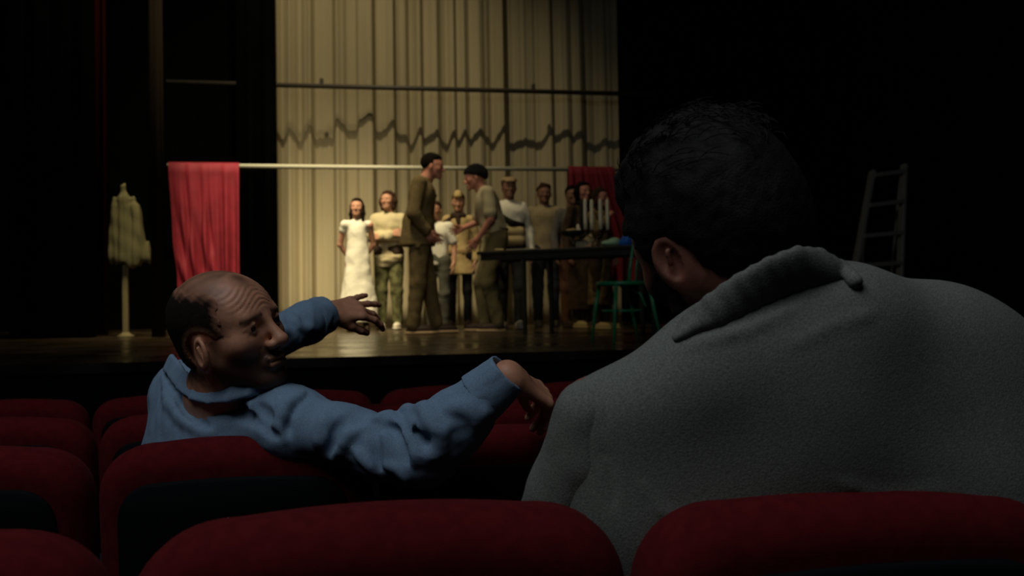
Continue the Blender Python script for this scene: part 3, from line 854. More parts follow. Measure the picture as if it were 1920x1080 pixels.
# ------------------------------------------------------------------ man in the grey jacket
M_jack = mat('grey_wool', (.190, .198, .176), .95, .1, noise=(480, .35), bump=(500, .5, .0012))
def jacket_man():
    root = thing('person', 'dark-haired bearded man in grey jacket seen from behind, leaning towards his neighbour', 'person', (.66, 1.08, fz(1.1)))
    ps, pt, rl = math.radians(27), math.radians(-16), math.radians(-20)
    fw = cdir(-math.sin(ps)*math.cos(pt), math.sin(pt), math.cos(ps)*math.cos(pt))
    R = frame(fw, cdir(0, 1, 0)); R = rotm(fw, rl) @ R
    hc = P(1343, 446, 1.03); sc = 1.09
    f = Field(.003); head_prims(f, es=1.12); f.xform(R, hc, sc)
    nb = P(1440, 590, 1.06)
    f.chain([hc+R@A(0, -.03, -.05), P(1400, 515, 1.03), nb], [.066, .070, .070], k=.04)
    shL, shR = P(1120, 775, .985), P(1815, 705, 1.08)
    t = Field(.012); pelv = A(.60, 1.14, .62)
    t.cap(shL, shR, .035, k=.05).cap((shL+shR)/2+A(0, .03, 0), pelv, .07, .12, k=.08).cap(nb, (shL+shR)/2+A(0, .02, 0), .06, .06)
    eL = P(1035, 985, 1.03); wL = P(1110, 1060, 1.25); eR = P(1960, 980, 1.25); wR = A(.80, 1.50, .70)
    t.chain([shL, eL, wL], [.045, .035, .025]).chain([shR, eR, wR], [.045, .035, .025])
    for sx in (-1, 1): t.chain([pelv+A(.09*sx, 0, 0), A(.62+.11*sx, 1.40, .60), A(.62+.12*sx, 1.44, .20)], [.08, .055, .04])
    hh = Field(.004); hand_prims(hh, wL, hframe(wL-eL, A(-.3, 0, 1)), 1, curl=(.4,)*4); hand_prims(hh, wR, hframe(wR-eR, A(.3, 0, 1)), -1, curl=(.4,)*4)
    def bm(V):
        L = (V-hc) @ R / sc; x, y, z = L[:, 0], L[:, 1], L[:, 2]
        nz = .006*np.sin(x*120+y*90)+.004*np.sin(z*170+y*60+2)
        beard = np.clip((y+.0-.0+nz)/.015, 0, 1)*np.clip((.0-z+nz)/.02-.6*np.clip((y-.04)/.03, 0, 1), 0, 1)*(z > -.14)
        hair = np.clip((z+.045-.6*np.maximum(y, 0)+nz)/.03, 0, 1)*np.clip((.045-y+nz)/.02, 0, 1)
        ear = (np.abs(x) > .0735)*(np.sqrt((y+.012)**2+(z+.008)**2) < .036)
        return np.where((np.abs(L).max(1) < .17) & (ear < .5), np.maximum(beard, hair*.9), 0)
    sdfobj('body', [f, t, hh], mat('ruddy_skin', (.23, .085, .055), .55, .35, noise=(50, .2), bump=(260, .2, .001), mask=(.010, .007, .006)), root, bm)
    bd = Field(.0035); 
    for sx in (-1, 1):
        bd.cap((sx*.064, .018, -.020), (sx*.060, .022, -.055), .014, .018, k=.01); bd.cap((sx*.058, .020, -.055), (sx*.022, .074, -.105), .020, .022, k=.01)
    bd.ell((0, .082, -.108), (.032, .024, .028), k=.01); bd.xform(R, hc, sc); w3 = wrinkles(7, .0012, 420, 5); bd.disp = w3
    M_hair = mat('dark_brown_hair', (.010, .008, .007), .75, .2, noise=(300, .5), bump=(420, .6, .002))
    sdfobj('beard', bd, M_hair, root)
    h = Field(.0036)
    h.ell((0, -.020, .036), (.083, .102, .090), k=.01)
    h.ell((0, -.048, -.004), (.074, .070, .076), k=.02)
    h.ell((.0, .030, .088), (.064, .058, .036), k=.03)
    h.ell((.012, -.01, .100), (.058, .070, .030), k=.03)
    for sx in (-1, 1): h.ell((sx*.066, .026, .034), (.018, .036, .038), k=.015)
    rg = np.random.RandomState(2)
    for i in range(26):     # locks combed back over the crown
        a = -.055+.11*rg.rand(); y0 = .085-.03*rg.rand(); q = []
        for t_ in np.linspace(0, 1, 6):
            yy = y0-t_*(.10+.05*rg.rand()); xx = a*(1+.25*t_)+.006*math.sin(5*t_+i)
            zz = .040+.092*math.sqrt(max(0, 1-(xx/.095)**2-((yy+.012)/.118)**2))+.004
            q.append(A(xx, yy, zz))
        h.chain(q, [.003, .0055, .0065, .006, .0045, .003], k=.006)
    def hc_fn(x, y, z):
        L = (np.stack([x, y, z], 1)-hc) @ R / sc; X, Y_, Z = np.abs(L[:, 0]), L[:, 1], L[:, 2]
        n = .003*np.sin(X*260+Y_*180)+.002*np.sin(Z*400)
        nape = -(Z+.045)+n
        temple = np.where(Z < .045, Y_-.038, -1)+n
        ear = np.where(X > .05, .034-np.sqrt(((Y_+.008)*1.05)**2+(Z+.012)**2), -1)+n*.3
        low = np.where((Y_ > -.010) & (X > .05), -(Z-.0), -1)
        return np.maximum(np.maximum(nape, temple), np.maximum(ear, low)).astype(np.float32)
    h.xform(R, hc, sc); h.fns.append(hc_fn)
    w4 = wrinkles(21, .0008, 330, 6); w5 = wrinkles(22, .0016, 90, 4); h.disp = lambda x, y, z: w4(x, y, z)+w5(x, y, z)
    hair = sdfobj('hair', h, M_hair, root)
    # loose strands breaking the outline
    st = MB(); 
    for i in range(420):
        a = rg.rand()*2*PI; e = .35+1.1*rg.rand()
        n_ = A(math.cos(a)*math.cos(e), math.sin(a)*math.cos(e), math.sin(e))
        p = A(0, -.016, .046)+n_*A(.080, .100, .090); tdir = unit(A(.25*rg.randn(), -1, .15*rg.randn())-n_*np.dot(A(0, -1, 0), n_)+n_*.10)
        L_ = .018+.022*rg.rand(); q = [hc+sc*(R@(p+tdir*L_*t_+n_*(.006*math.sin(PI*t_)+.002))) for t_ in (0, .33, .66, 1)]
        st.tube(q, [.0006, .0008, .0006, .0002], 4, caps=False)
    o = st.build('loose_strands', M_hair, hair, local=False); o['kind'] = 'stuff'
    # jacket
    j = Field(.0062)
    mid = (shL+shR)/2
    fl_ = (CF, .8)
    j.chain([P(1090, 768, .965), P(1185, 762, .965), P(1300, 722, .965), P(1450, 672, .97)], [.034, .050, .062, .070], k=.03)
    j.chain([P(1450, 655, .975), P(1600, 602, .98), P(1760, 628, 1.02), P(1868, 662, 1.05)], [.066, .062, .062, .056], k=.03)
    j.cap(P(1165, 838, .985), P(1500, 790, .985), .075, .11, k=.04, flat=fl_)
    j.cap(P(1500, 790, .985), P(1800, 790, 1.03), .11, .11, k=.04, flat=fl_)
    j.cap(P(1215, 955, 1.005), P(1760, 920, 1.04), .125, .16, k=.05, flat=fl_)
    j.cap(P(1290, 1120, 1.04), P(1740, 1100, 1.08), .16, .19, k=.05, flat=fl_)
    j.cap(A(.52, 1.14, .66), A(.70, 1.16, .66), .16, .17, k=.06)
    j.cap(P(1340, 668, .975), P(1560, 612, .985), .060, .066, k=.04)
    j.cap(P(1385, 628, .962), P(1575, 580, .975), .048, .052, k=.03)
    j.cap(P(1480, 705, .975), P(1790, 705, 1.02), .085, .09, k=.04, flat=fl_)
    j.blur = (len(j.p), 3, 3)
    j.disp = wrinkles(31, .0014, 22, 5)
    def jf(pts, r, sub=False, k=.02): j.chain([P(*p) for p in pts], [r*.5]+[r]*(len(pts)-2)+[r*.5], k=k, sub=sub)
    sdf_back = .885
        # yoke folds from collar to right shoulder blade
    for pts, r, off, sub in (
        ([(1480, 650), (1560, 612), (1640, 585)], .004, .004, False),
        ([(1560, 900), (1660, 930), (1790, 915)], .005, .004, False), ([(1110, 720), (1125, 800), (1142, 880), (1150, 960)], .004, -.001, True),
        ([(1290, 650), (1400, 620), (1500, 575)], .005, .004, False), 
        ([(1200, 900), (1240, 960), (1300, 985)], .005, .004, False)):
        j.crease(pts, r, off, .03 if r > .005 else .006, sub)
    j.commit()
    jk = sdfobj('jacket', j, M_jack, root)
    sl = Field(.0055)
    sl.chain([P(1106, 778, .965), P(1110, 850, .985), P(1078, 930, 1.005), P(1050, 1000, 1.03)], [.044, .052, .052, .050], k=.03)
    sl.chain([P(1050, 1000, 1.03), P(1080, 1050, 1.15), wL], [.050, .044, .036], k=.03)
    sl.blur = (len(sl.p), 2, 2); sl.disp = wrinkles(37, .0018, 45, 5)
    sdfobj('sleeve', sl, M_jack, root)
    sl = Field(.008); sl.chain([P(1885, 705, 1.08), eR, wR], [.056, .052, .038], k=.03); sl.disp = wrinkles(38, .003, 45, 5)
    sdfobj('sleeve', sl, M_jack, root)
    # folded collar standing around the neck
    c = Field(.0034)
    path = [(1262, 628, .975), (1290, 598, .945), (1330, 562, .922), (1385, 522, .908), (1440, 490, .904), (1495, 470, .910), (1535, 473, .928), (1570, 495, .955), (1598, 525, .985)]
    lowp = [(1270, 634), (1304, 614), (1352, 600), (1415, 572), (1470, 547), (1525, 528), (1562, 518), (1584, 514), (1602, 527)]
    T_ = [P(*q) for q in path]; B_ = [j.surf(*q) for q in lowp]; B_ = [b_+unit(b_-EYEP)*.001 for b_ in B_]
    T_[-1] = B_[-1].copy(); B_[-2] = B_[-2]*.4+T_[-2]*.6; T_[-2] = T_[-2]*.5+B_[-2]*.5
    def rowpt(i, t):
        i0 = int(i); fr = i-i0; i1 = min(i0+1, len(T_)-1)
        a = T_[i0]*(1-fr)+T_[i1]*fr; b_ = B_[i0]*(1-fr)+B_[i1]*fr
        return a*(1-t)+b_*t-CF*.003*math.sin(PI*t)
    for r_ in range(10):
        t = r_/9.
        for q in np.arange(0, len(T_)-1, .5): c.cap(rowpt(q, t), rowpt(q+.5, t), .0046, k=.006)
    c.disp = wrinkles(41, .0010, 40)
    sdfobj('collar', c, M_jack, root)
    tr = Field(.012); tr.cap(pelv+A(-.08, 0, 0), pelv+A(.08, 0, 0), .15, k=.05)
    for sx in (-1, 1): tr.chain([pelv+A(.09*sx, 0, -.02), A(.62+.11*sx, 1.40, .58), A(.62+.12*sx, 1.44, .2)], [.10, .08, .062])
    sdfobj('trousers', tr, M_blackp, root)
    for sx in (-1, 1):
        sh_ = Field(.008); zz = fz(1.45); q = A(.62+.12*sx, 1.48, zz+.035); sh_.ell(q, (.045, .13, .05)).cap(q+A(0, -.05, 0), q+A(0, -.05, .08), .042).clip((0, 0, zz+.004), (0, 0, -1))
        sdfobj('shoe', sh_, M_blackp, root)
jacket_man()

# ------------------------------------------------------------------ actors on the stage
M_sk = [mat('actor_skin', (.50, .26, .17), .6, .35), mat('actor_skin_ruddy', (.46, .20, .14), .6, .35), mat('actor_skin_dark', (.22, .11, .07), .6, .35)]
def actor(label, px, py, depth, height, rot, J=None, look=(0, 0), lean=0, top=None, bottom=None, shoes=None, hair=None, hat=None, skin=0, extra=None, curl=.35, h=.011, hands=True, hback=None):
    """local frame: +x the actor's right, +y ahead, z up; metres at height 1.75"""
    s = height/1.75
    base = P(px, py, depth); root = thing('person', label, 'person', (base[0], base[1], SZ+.002), rot)
    j = dict(aR=(.10, 0, .085), kR=(.10, .02, .49), hR=(.09, 0, .93), sR=(.165, 0, 1.41), eR=(.235, -.03, 1.14), wR=(.245, .05, .90),
             pel=(0, 0, .96), ch=(0, 0, 1.30), nk=(0, -.01, 1.47), hd=(0, .02, 1.635))
    for k in list(j):
        if k.endswith('R'): j[k[:-1]+'L'] = (-j[k][0],)+j[k][1:]
    j.update(J or {}); j = {k: A(*v) for k, v in j.items()}
    ld = lean
    S_ = s
    Rh = rotm((0, 0, 1), look[0]) @ rotm((1, 0, 0), look[1])
    head = Field(.0065); head_prims(head, detail=False); head.xform(Rh, j['hd'], 1.0)
    head.cap(j['hd']+Rh@A(0, -.02, -.07), j['nk'], .052, .056, k=.03); head.xform(np.eye(3), A(0, 0, 0), S_)
    b = Field(h)
    b.cap(j['sR'], j['sL'], .05, k=.04).cap(j['nk'], j['ch'], .055, .10, k=.04).cap(j['ch'], j['pel'], .105, .105, k=.05, flat=((0, 1, 0), .8))
    for q in 'RL':
        b.chain([j['s'+q], j['e'+q], j['w'+q]], [.044, .036, .026], k=.02)
        b.chain([j['h'+q], j['k'+q], j['a'+q]], [.075, .050, .034], k=.03)
        b.cap(j['a'+q], j['a'+q]+A(0, .10, -.05), .03, .022)
    b.xform(np.eye(3), A(0, 0, 0), S_)
    hn = Field(.0050)
    if hands:
        for q, sd in (('R', -1), ('L', 1)):
            y = j['w'+q]-j['e'+q]; bk = (hback or {}).get(q, A(-sd*1.0, -.2, .15))
            hand_prims(hn, j['w'+q]-unit(y)*.012, hframe(y, bk), sd, curl=(curl,)*4, splay=.12)
    hn.xform(np.eye(3), A(0, 0, 0), S_)
    parts = [head, b]+([hn] if hands else [])
    sdfobj('body', parts, M_sk[skin], root, local=True)
    def done(name, f, m, par=None):
        f.xform(np.eye(3), A(0, 0, 0), S_); return sdfobj(name, f, m, par or root, local=True)

    if top:
        f = Field(h); lo = top.get('loose', 1.0); hem = top.get('hem', .92)
        if not top.get('long'):
            f.cap(j['ch']+A(-.07, 0, .04), j['ch']+A(.07, 0, .04), .115*lo, k=.05, flat=((0, 1, 0), .85))
            f.cap(j['ch'], j['pel']+(0, 0, 0), .155*lo, .155*lo, k=.05, flat=((0, 1, 0), .74))
        f.cap(j['sR']*.9+j['nk']*.1, j['sL']*.9+j['nk']*.1, .052*lo, k=.04)
        f.cap(j['nk']+A(0, 0, -.01), j['ch'], .062, .10, k=.04)
        if top.get('long'):
            f.cap(j['ch']+A(0, 0, .05), j['pel'], .13, .15, k=.05, flat=((0, 1, 0), .8)); zb = top['long']
            f.cap(j['pel'], A(j['pel'][0], j['pel'][1], zb), .15, top.get('flare', .24), k=.05, flat=((0, 1, 0), .8)); hem = zb
        if top.get('coat'):
            f.cap(j['pel']+A(0, 0, .08), A(j['pel'][0], j['pel'][1]-.01, hem), .165*lo, .185*lo, k=.04, flat=((0, 1, 0), .82))
        for q in 'RL':
            e = j['e'+q]; w_ = j['w'+q]
            if top.get('sleeve', 'long') == 'long': f.chain([j['s'+q], e, w_-unit(w_-e)*.015], [.058*lo, .053*lo, .042*lo], k=.025)
            elif top['sleeve'] == 'short': f.chain([j['s'+q], j['s'+q]*.25+e*.75], [.062*lo, .062*lo], k=.03)
            else: f.cap(j['s'+q], j['s'+q]*.75+e*.25, .050*lo, .050, k=.03)
        f.disp = wrinkles(int(px), top.get('wr', .005)*.8, 34, 6, (1, 1, .07) if top.get('long') else (1, 1, .6))
        # hem as a box so that arms lower than the hem stay whole
        armless = top.get('sleeve', 'long') != 'long'
        pz_ = hem
        def cut(x, y, z, pz=pz_*S_, jj=j): 
            core = np.sqrt((x/S_-jj['pel'][0])**2+(y/S_-jj['pel'][1])**2)
            return np.where(core < .215+.2*bool(top.get('long')), pz-z, -1).astype(np.float32)
        f.fns.append(cut)
        done('dress' if top.get('dress') else ('coat' if top.get('coat') else 'shirt'), f, top['m'])
    if bottom:
        f = Field(h); lo = bottom.get('loose', 1.0)
        f.cap(j['hR']+A(-.02, 0, .03), j['hL']+A(.02, 0, .03), .112, k=.04)
        f.cap(j['hR']*.5+j['hL']*.5, j['pel']+A(0, 0, .06), .13, .13, k=.04, flat=((0, 1, 0), .8))
        for q in 'RL': f.chain([j['h'+q], j['k'+q], j['a'+q]+A(0, 0, bottom.get('up', .01))], [.098*lo**.5, .072*lo**.7, .056*lo**.7], k=.03)
        f.disp = wrinkles(int(px)+1, .004, 36, 5)
        f.clip((0, 0, .03), (0, 0, -1)); done('trousers', f, bottom['m'])
    if shoes:
        for q in 'RL':
            f = Field(.008); a = j['a'+q]; a = A(a[0], a[1], max(a[2], .085)); g0 = a[2]-.085
            fd = A(*(J or {}).get('foot'+q, (0, 1, 0))); fd = unit(fd)
            R_ = frame(fd, A(0, 0, 1))
            f.ell(a+fd*.068+A(0, 0, -.045), (.048, .140, .050), R=R_, k=.02).cap(a+A(0, 0, -.045), a+A(0, 0, shoes.get('up', 0)), .045, .046, k=.02)
            f.clip((0, 0, g0+.0), (0, 0, -1)); so = done('shoe', f, shoes['m'])
            f = Field(.008); f.ell(a+fd*.070+A(0, 0, -.070), (.055, .156, .026), R=R_, k=.005); f.clip((0, 0, g0+.0), (0, 0, -1)); done('sole', f, shoes.get('sole', shoes['m']), so)
    T = lambda x, y, z: j['hd']+Rh@A(x, y, z)
    if hair:
        f = Field(.0085); kd = hair['kind']
        f.ell(T(0, -.024, .042), (.086, .100, .092), R=Rh, k=.01)
        f.ell(T(0, .014, .084), (.066, .062, .038), R=Rh, k=.03)
        if kd == 'long':
            for sx in (-1, 1): f.chain([T(sx*.070, -.02, .02), T(sx*.080, -.02, -.08), T(sx*.075, .0, -.18)], [.030, .028, .022], k=.03)
            f.cap(T(0, -.07, .0), T(0, -.085, -.18), .06, .055, k=.04)
        if kd == 'mid':
            for sx in (-1, 1): f.chain([T(sx*.066, -.005, .06), T(sx*.086, -.01, -.01), T(sx*.078, -.01, -.095)], [.034, .038, .030], k=.03)
            f.cap(T(0, -.07, .0), T(0, -.07, -.09), .06, .055, k=.04)
        if kd == 'curly':
            for k in range(26):
                a = k*2.399; e = math.asin(.1+.85*((k*.618) % 1)); f.ell(T(.080*math.cos(a)*math.cos(e), -.02+.092*math.sin(a)*math.cos(e), .045+.085*math.sin(e)), .020, k=.01)
        def face(x, y, z):
            L = (np.stack([x, y, z], 1)/S_-j['hd']) @ Rh
            lim = np.where(L[:, 2] < hair.get('fringe', .062), L[:, 1]-(.038 if kd in ('long', 'mid') else .012), -1)
            nape = -(L[:, 2]+.055) if kd in ('short', 'curly') else np.full(len(L), -1.)
            side = np.where((L[:, 2] < .0) & (kd in ('short', 'curly')), L[:, 1]+.035, -1)
            return np.maximum(np.maximum(lim, nape), side).astype(np.float32)
        f.fns.append(face); f.disp = wrinkles(int(px)+5, .003, 110, 5); done('hair', f, hair['m'])
    if hat: hat(j, T, Rh, done, root, S_)
    if extra: extra(j, T, Rh, done, root, S_)
    return root
def L_(name, c, r=.85, n=None, b=(60, .25, .01)): return mat(name, c, r, .15, noise=n, bump=b)
M_black_hair = mat('black_hair', (.008, .006, .005), .95, .05)
M_brown_hair = mat('brown_hair', (.036, .018, .010), .9, .1)
suit = L_('brown_wool_suit', (.15, .112, .052), .95, (30, .2)); white = L_('white_cotton', (.74, .72, .60)); cream = L_('cream_linen', (.50, .44, .27))
dark_shoe = L_('dark_shoe', (.035, .022, .016), .5); pale_shoe = L_('pale_shoe', (.62, .58, .46), .6); pale_sole_ = L_('pale_sole', (.42, .30, .17), .7); tan_shoe = L_('tan_shoe', (.20, .11, .065), .6)
FC = PI - .16     # facing the audience
# girl in the long white dress
actor('girl with long dark hair in a long white dress, leftmost on stage', 672, 618, 9.75, 1.53, FC+.25,
      J=dict(eR=(.22, -.10, 1.15), eL=(-.22, -.10, 1.15), wR=(.10, -.17, .97), wL=(-.10, -.17, .97)), look=(-.25, .05),
      top=dict(m=white, long=.12, flare=.285, sleeve='cap', dress=True, wr=.007), shoes=dict(m=dark_shoe), hair=dict(kind='long', m=M_black_hair, fringe=.075), h=.010)
# long haired man, arms crossed
def waistjumper(j, T, Rh, done, root, S_):
    f = Field(.011); f.cap(j['pel']+A(-.09, .02, .04), j['pel']+A(.09, .02, .04), .11, k=.03); f.clip(j['pel']+A(0, 0, -.01), (0, 0, -1)); f.clip(j['pel']+A(0, 0, .12), (0, 0, 1)); f.disp = wrinkles(5, .008, 40)
    done('jumper_at_waist', f, L_('dark_knit', (.045, .030, .022)))
    f = Field(.010); f.cap(j['pel']+A(-.10, .06, -.03), j['pel']+A(.08, .06, -.03), .09, k=.03); f.cap(j['pel']+A(-.04, .05, -.06), j['pel']+A(.06, .04, -.12), .10, k=.03); f.clip(j['pel']+A(0, 0, -.02), (0, 0, 1)); f.clip(j['pel']+A(0, 0, -.17), (0, 0, -1)); f.disp = wrinkles(6, .008, 50)
    done('shirt_tail', f, cream)
actor('man with shoulder-length dark hair and cream shirt, arms crossed, beside the white dress', 731, 618, 10.2, 1.67, FC+.0,
      J=dict(eR=(.24, .06, 1.17), eL=(-.24, .06, 1.17), wR=(-.07, .19, 1.20), wL=(.07, .22, 1.16)), look=(-.35, .05), hback=dict(R=(0, 1, .2), L=(0, 1, .2)),
      top=dict(m=cream, hem=.86, loose=1.12, wr=.007), bottom=dict(m=L_('mottled_green_trousers', (.17, .17, .075), .9, (14, .6)), loose=1.15), shoes=dict(m=pale_shoe),
      hair=dict(kind='mid', m=M_brown_hair), extra=waistjumper)
# tall man in the brown suit, facing right
def lapel(j, T, Rh, done, root, S_):
    f = Field(.009)
    f.chain([j['nk']+A(.05, -.04, .03), j['nk']+A(.075, .03, .0), j['ch']+A(.05, .13, .02)], [.018, .020, .014], k=.01)
    f.chain([j['nk']+A(-.05, -.04, .03), j['nk']+A(-.075, .03, .0), j['ch']+A(-.05, .13, .02)], [.018, .020, .014], k=.01)
    f.cap(j['nk']+A(-.05, -.05, .03), j['nk']+A(.05, -.05, .03), .020, k=.01); done('lapel', f, suit)
actor('tall dark-haired man in a brown suit facing the man in the beanie', 789, 622, 8.6, 1.87, -PI/2-.05,
      J=dict(nk=(0, .05, 1.47), hd=(0, .135, 1.605), ch=(0, .03, 1.30), pel=(0, -.01, .96), sR=(.185, .0, 1.42), sL=(-.17, .06, 1.43), eR=(.25, -.05, 1.13), wR=(.20, .07, .965), eL=(-.22, .02, 1.13), wL=(-.12, .13, .96),
             aR=(.10, -.07, .085), kR=(.10, -.02, .49), aL=(-.10, .15, .085), kL=(-.10, .08, .49)), look=(-.1, -.12), skin=1,
      top=dict(m=suit, coat=True, hem=.84, loose=1.16, wr=.005), bottom=dict(m=suit, loose=1.18), shoes=dict(m=dark_shoe, sole=bpy.data.materials.get('pale_sole')), hair=dict(kind='short', m=M_black_hair), extra=lapel, h=.010)
# someone half hidden behind the tall man
actor('person in a plain white top mostly hidden behind the tall brown suit', 822, 614, 9.55, 1.46, FC-.2,
      top=dict(m=white, hem=.88, sleeve='short'), bottom=dict(m=L_('grey_trousers', (.09, .09, .07))), shoes=dict(m=dark_shoe), hair=dict(kind='short', m=M_brown_hair), J=dict(hd=(.02, .02, 1.635)))
# youngster in belted tunic and cap
def uniform(j, T, Rh, done, root, S_):
    f = Field(.008); f.cap(j['nk']+A(-.06, .05, -.01), j['nk']+A(.06, .05, -.01), .045, k=.02); f.cap(j['nk']+A(0, .09, -.02), j['ch']+A(0, .13, .03), .04, .012, k=.03); f.cap(j['nk']+A(.08, .02, -.02), j['sR']+A(.0, .05, -.04), .045, .035, k=.02); f.disp = wrinkles(3, .004, 60)
    done('neckerchief', f, L_('dark_brown_scarf', (.035, .022, .015)))
    f = Field(.008); n = 20
    for k in range(n):
        a0, a1 = 2*PI*k/n, 2*PI*(k+1)/n; q = lambda a: j['pel']+A(.160*math.cos(a), .128*math.sin(a), .03)
        for dz in (-.018, .0, .018): f.cap(q(a0)+A(0, 0, dz), q(a1)+A(0, 0, dz), .012, k=.01)
    done('belt', f, L_('tan_belt', (.30, .21, .10)))
    f = Field(.008); f.cap(T(-.0, .06, .080), T(0, -.09, .080), .070, .066, k=.02, flat=(Rh@A(1, 0, 0), .8)); f.cap(T(0, .07, .13), T(0, -.08, .12), .022, .02, k=.04); f.clip(T(0, 0, .058), Rh@A(0, .1, -1))
    done('cap', f, L_('khaki_cap', (.50, .38, .16)))
actor('youngster in a belted khaki tunic, dark neckerchief and folded cap', 863, 614, 10.1, 1.62, FC,
      J=dict(wR=(.215, .06, .87), wL=(-.215, .06, .87), eR=(.235, -.01, 1.14), eL=(-.235, -.01, 1.14)), look=(0, -.12),
      top=dict(m=L_('khaki_tunic', (.48, .36, .17), .9, (20, .15)), long=.70, flare=.205, wr=.007), bottom=dict(m=L_('black_leggings', (.012, .012, .014)), loose=.78), shoes=dict(m=dark_shoe),
      hair=dict(kind='short', m=M_brown_hair, fringe=.03), extra=uniform)
# man in black beanie facing left, leaning on the table
def beanie(j, T, Rh, done, root, S_):
    f = Field(.007); f.ell(T(0, -.026, .052), (.092, .106, .098), R=Rh, k=.02); f.cap(T(0, .02, .05), T(0, -.07, .03), .086, .080, k=.02); f.ell(T(0, -.07, .01), (.075, .055, .07), R=Rh, k=.03)
    f.clip(T(0, 0, .020), Rh@A(0, .42, -1)); f.disp = wrinkles(2, .0025, 70); done('beanie', f, L_('black_knit_beanie', (.007, .007, .008), 1))
    f = Field(.009)
    n = 20
    for k in range(n):
        a0, a1 = 2*PI*k/n, 2*PI*(k+1)/n; q = lambda a: j['pel']+A(.150*math.cos(a), .118*math.sin(a)+.005, .085)
        f.cap(q(a0), q(a1), .013, k=.01)
    done('belt', f, L_('dark_belt', (.10, .085, .06)))
actor('man in black beanie and beige T-shirt leaning a hand on the table', 928, 618, 8.95, 1.82, PI/2-.12,
      J=dict(nk=(0, .10, 1.46), hd=(0, .185, 1.575), ch=(0, .06, 1.29), pel=(0, -.03, .96), sR=(.18, .09, 1.40), sL=(-.18, .05, 1.40), eL=(-.23, .03, 1.13), wL=(-.17, .17, .925), eR=(.22, .17, 1.14), wR=(.14, .33, 1.07),
             hR=(.09, -.03, .93), hL=(-.09, -.03, .93), aR=(.10, .10, .085), kR=(.10, .13, .50), aL=(-.11, -.03, .085), kL=(-.10, .05, .49)), look=(.1, -.18), skin=1,
      top=dict(m=L_('beige_tshirt', (.42, .37, .24), .95), hem=1.0, sleeve='short', loose=1.10, wr=.005), bottom=dict(m=L_('olive_trousers', (.125, .105, .052), .9), loose=1.25), shoes=dict(m=dark_shoe, sole=bpy.data.materials.get('pale_sole')),
      extra=beanie, curl=.3, h=.010)
# person in cap and white shirt behind him
def flatcap(col, dy=0):
    def fn(j, T, Rh, done, root, S_):
        f = Field(.008); f.ell(T(0, -.015, .088), (.096, .112, .042), R=Rh, k=.02); f.ell(T(0, .09, .066), (.060, .05, .012), R=Rh, k=.02); f.clip(T(0, 0, .055), Rh@A(0, 0, -1)); done('flat_cap', f, L_('tweed_cap', col))
    return fn
def strap(j, T, Rh, done, root, S_):
    flatcap((.36, .25, .15))(j, T, Rh, done, root, S_)
    f = Field(.009); f.chain([j['ch']+A(.15, .10, .02), j['ch']+A(.0, .14, -.08), j['ch']+A(-.14, .10, -.10)], [.030, .034, .028], k=.02); done('sash', f, L_('black_sash', (.012, .012, .013)))
    f = Field(.009); f.cap(j['ch']+A(-.10, .11, -.18), j['ch']+A(.08, .11, -.18), .062, k=.02); f.cap(j['ch']+A(-.10, .11, -.28), j['ch']+A(.08, .11, -.28), .065, k=.02); f.clip(j['ch']+A(0, 0, -.34), (0, 0, -1)); done('satchel', f, L_('tan_canvas', (.42, .33, .17)))
actor('person in flat cap and white shirt with black sash behind the beanie man', 958, 615, 9.7, 1.74, FC+.2, skin=2,
      J=dict(wR=(.20, .10, .90), wL=(-.24, .06, .88)), top=dict(m=white, hem=.95, loose=1.1, wr=.008), bottom=dict(m=L_('charcoal_trousers', (.030, .032, .030))), shoes=dict(m=pale_shoe), hair=dict(kind='short', m=M_black_hair, fringe=.05), extra=strap)
# man with hands behind his back
actor('young man in a beige long-sleeved shirt with hands behind his back', 1024, 612, 10.3, 1.74, FC+.1, skin=2,
      J=dict(eR=(.27, -.06, 1.14), eL=(-.27, -.06, 1.14), wR=(.08, -.17, .98), wL=(-.08, -.17, .98)),
      top=dict(m=L_('beige_shirt', (.36, .29, .17), .9, (8, .2)), hem=.90, loose=1.15, wr=.007), bottom=dict(m=L_('dark_jeans', (.026, .030, .036)), loose=1.05), shoes=dict(m=L_('grey_shoe', (.12, .12, .09))), hair=dict(kind='curly', m=M_brown_hair, fringe=.05))
# group on the right in front of the red cloth
brown = L_('brown_coat', (.125, .060, .030), .95, (20, .3)); dkbrown = L_('dark_brown_coat', (.070, .045, .026), .95, (12, .3))
actor('person half hidden in dark clothes behind the dark-haired woman, by the red cloth', 1076, 610, 9.98, 1.67, FC+.3, skin=2,
      top=dict(m=L_('grey_jacket', (.14, .13, .115)), hem=.88), bottom=dict(m=L_('brown_trousers', (.12, .055, .030)), loose=1.1), shoes=dict(m=dark_shoe), hair=dict(kind='short', m=M_black_hair))
def scarf(j, T, Rh, done, root, S_):
    f = Field(.008)
    f.chain([T(.06, -.02, -.12), T(.03, .06, -.16), T(-.06, .0, -.13)], [.040, .040, .036], k=.02); f.chain([j['nk']+A(.05, .08, 0), j['ch']+A(.10, .15, 0), j['pel']+A(.12, .14, .1)], [.034, .030, .026], k=.02)
    done('scarf', f, L_('black_scarf', (.010, .009, .010)))
actor('woman with black hair, black scarf and long dark brown coat behind the candles', 1096, 612, 9.6, 1.66, FC+.5, skin=1,
      top=dict(m=dkbrown, long=.22, flare=.20, wr=.006), shoes=dict(m=L_('pale_boot', (.40, .30, .12)), up=.10), hair=dict(kind='mid', m=M_black_hair), extra=scarf, bottom=dict(m=dkbrown))
def furhat(j, T, Rh, done, root, S_):
    f = Field(.009); f.ell(T(0, -.01, .092), (.105, .110, .055), R=Rh, k=.02); f.disp = wrinkles(4, .006, 150); done('hood', f, dkbrown)
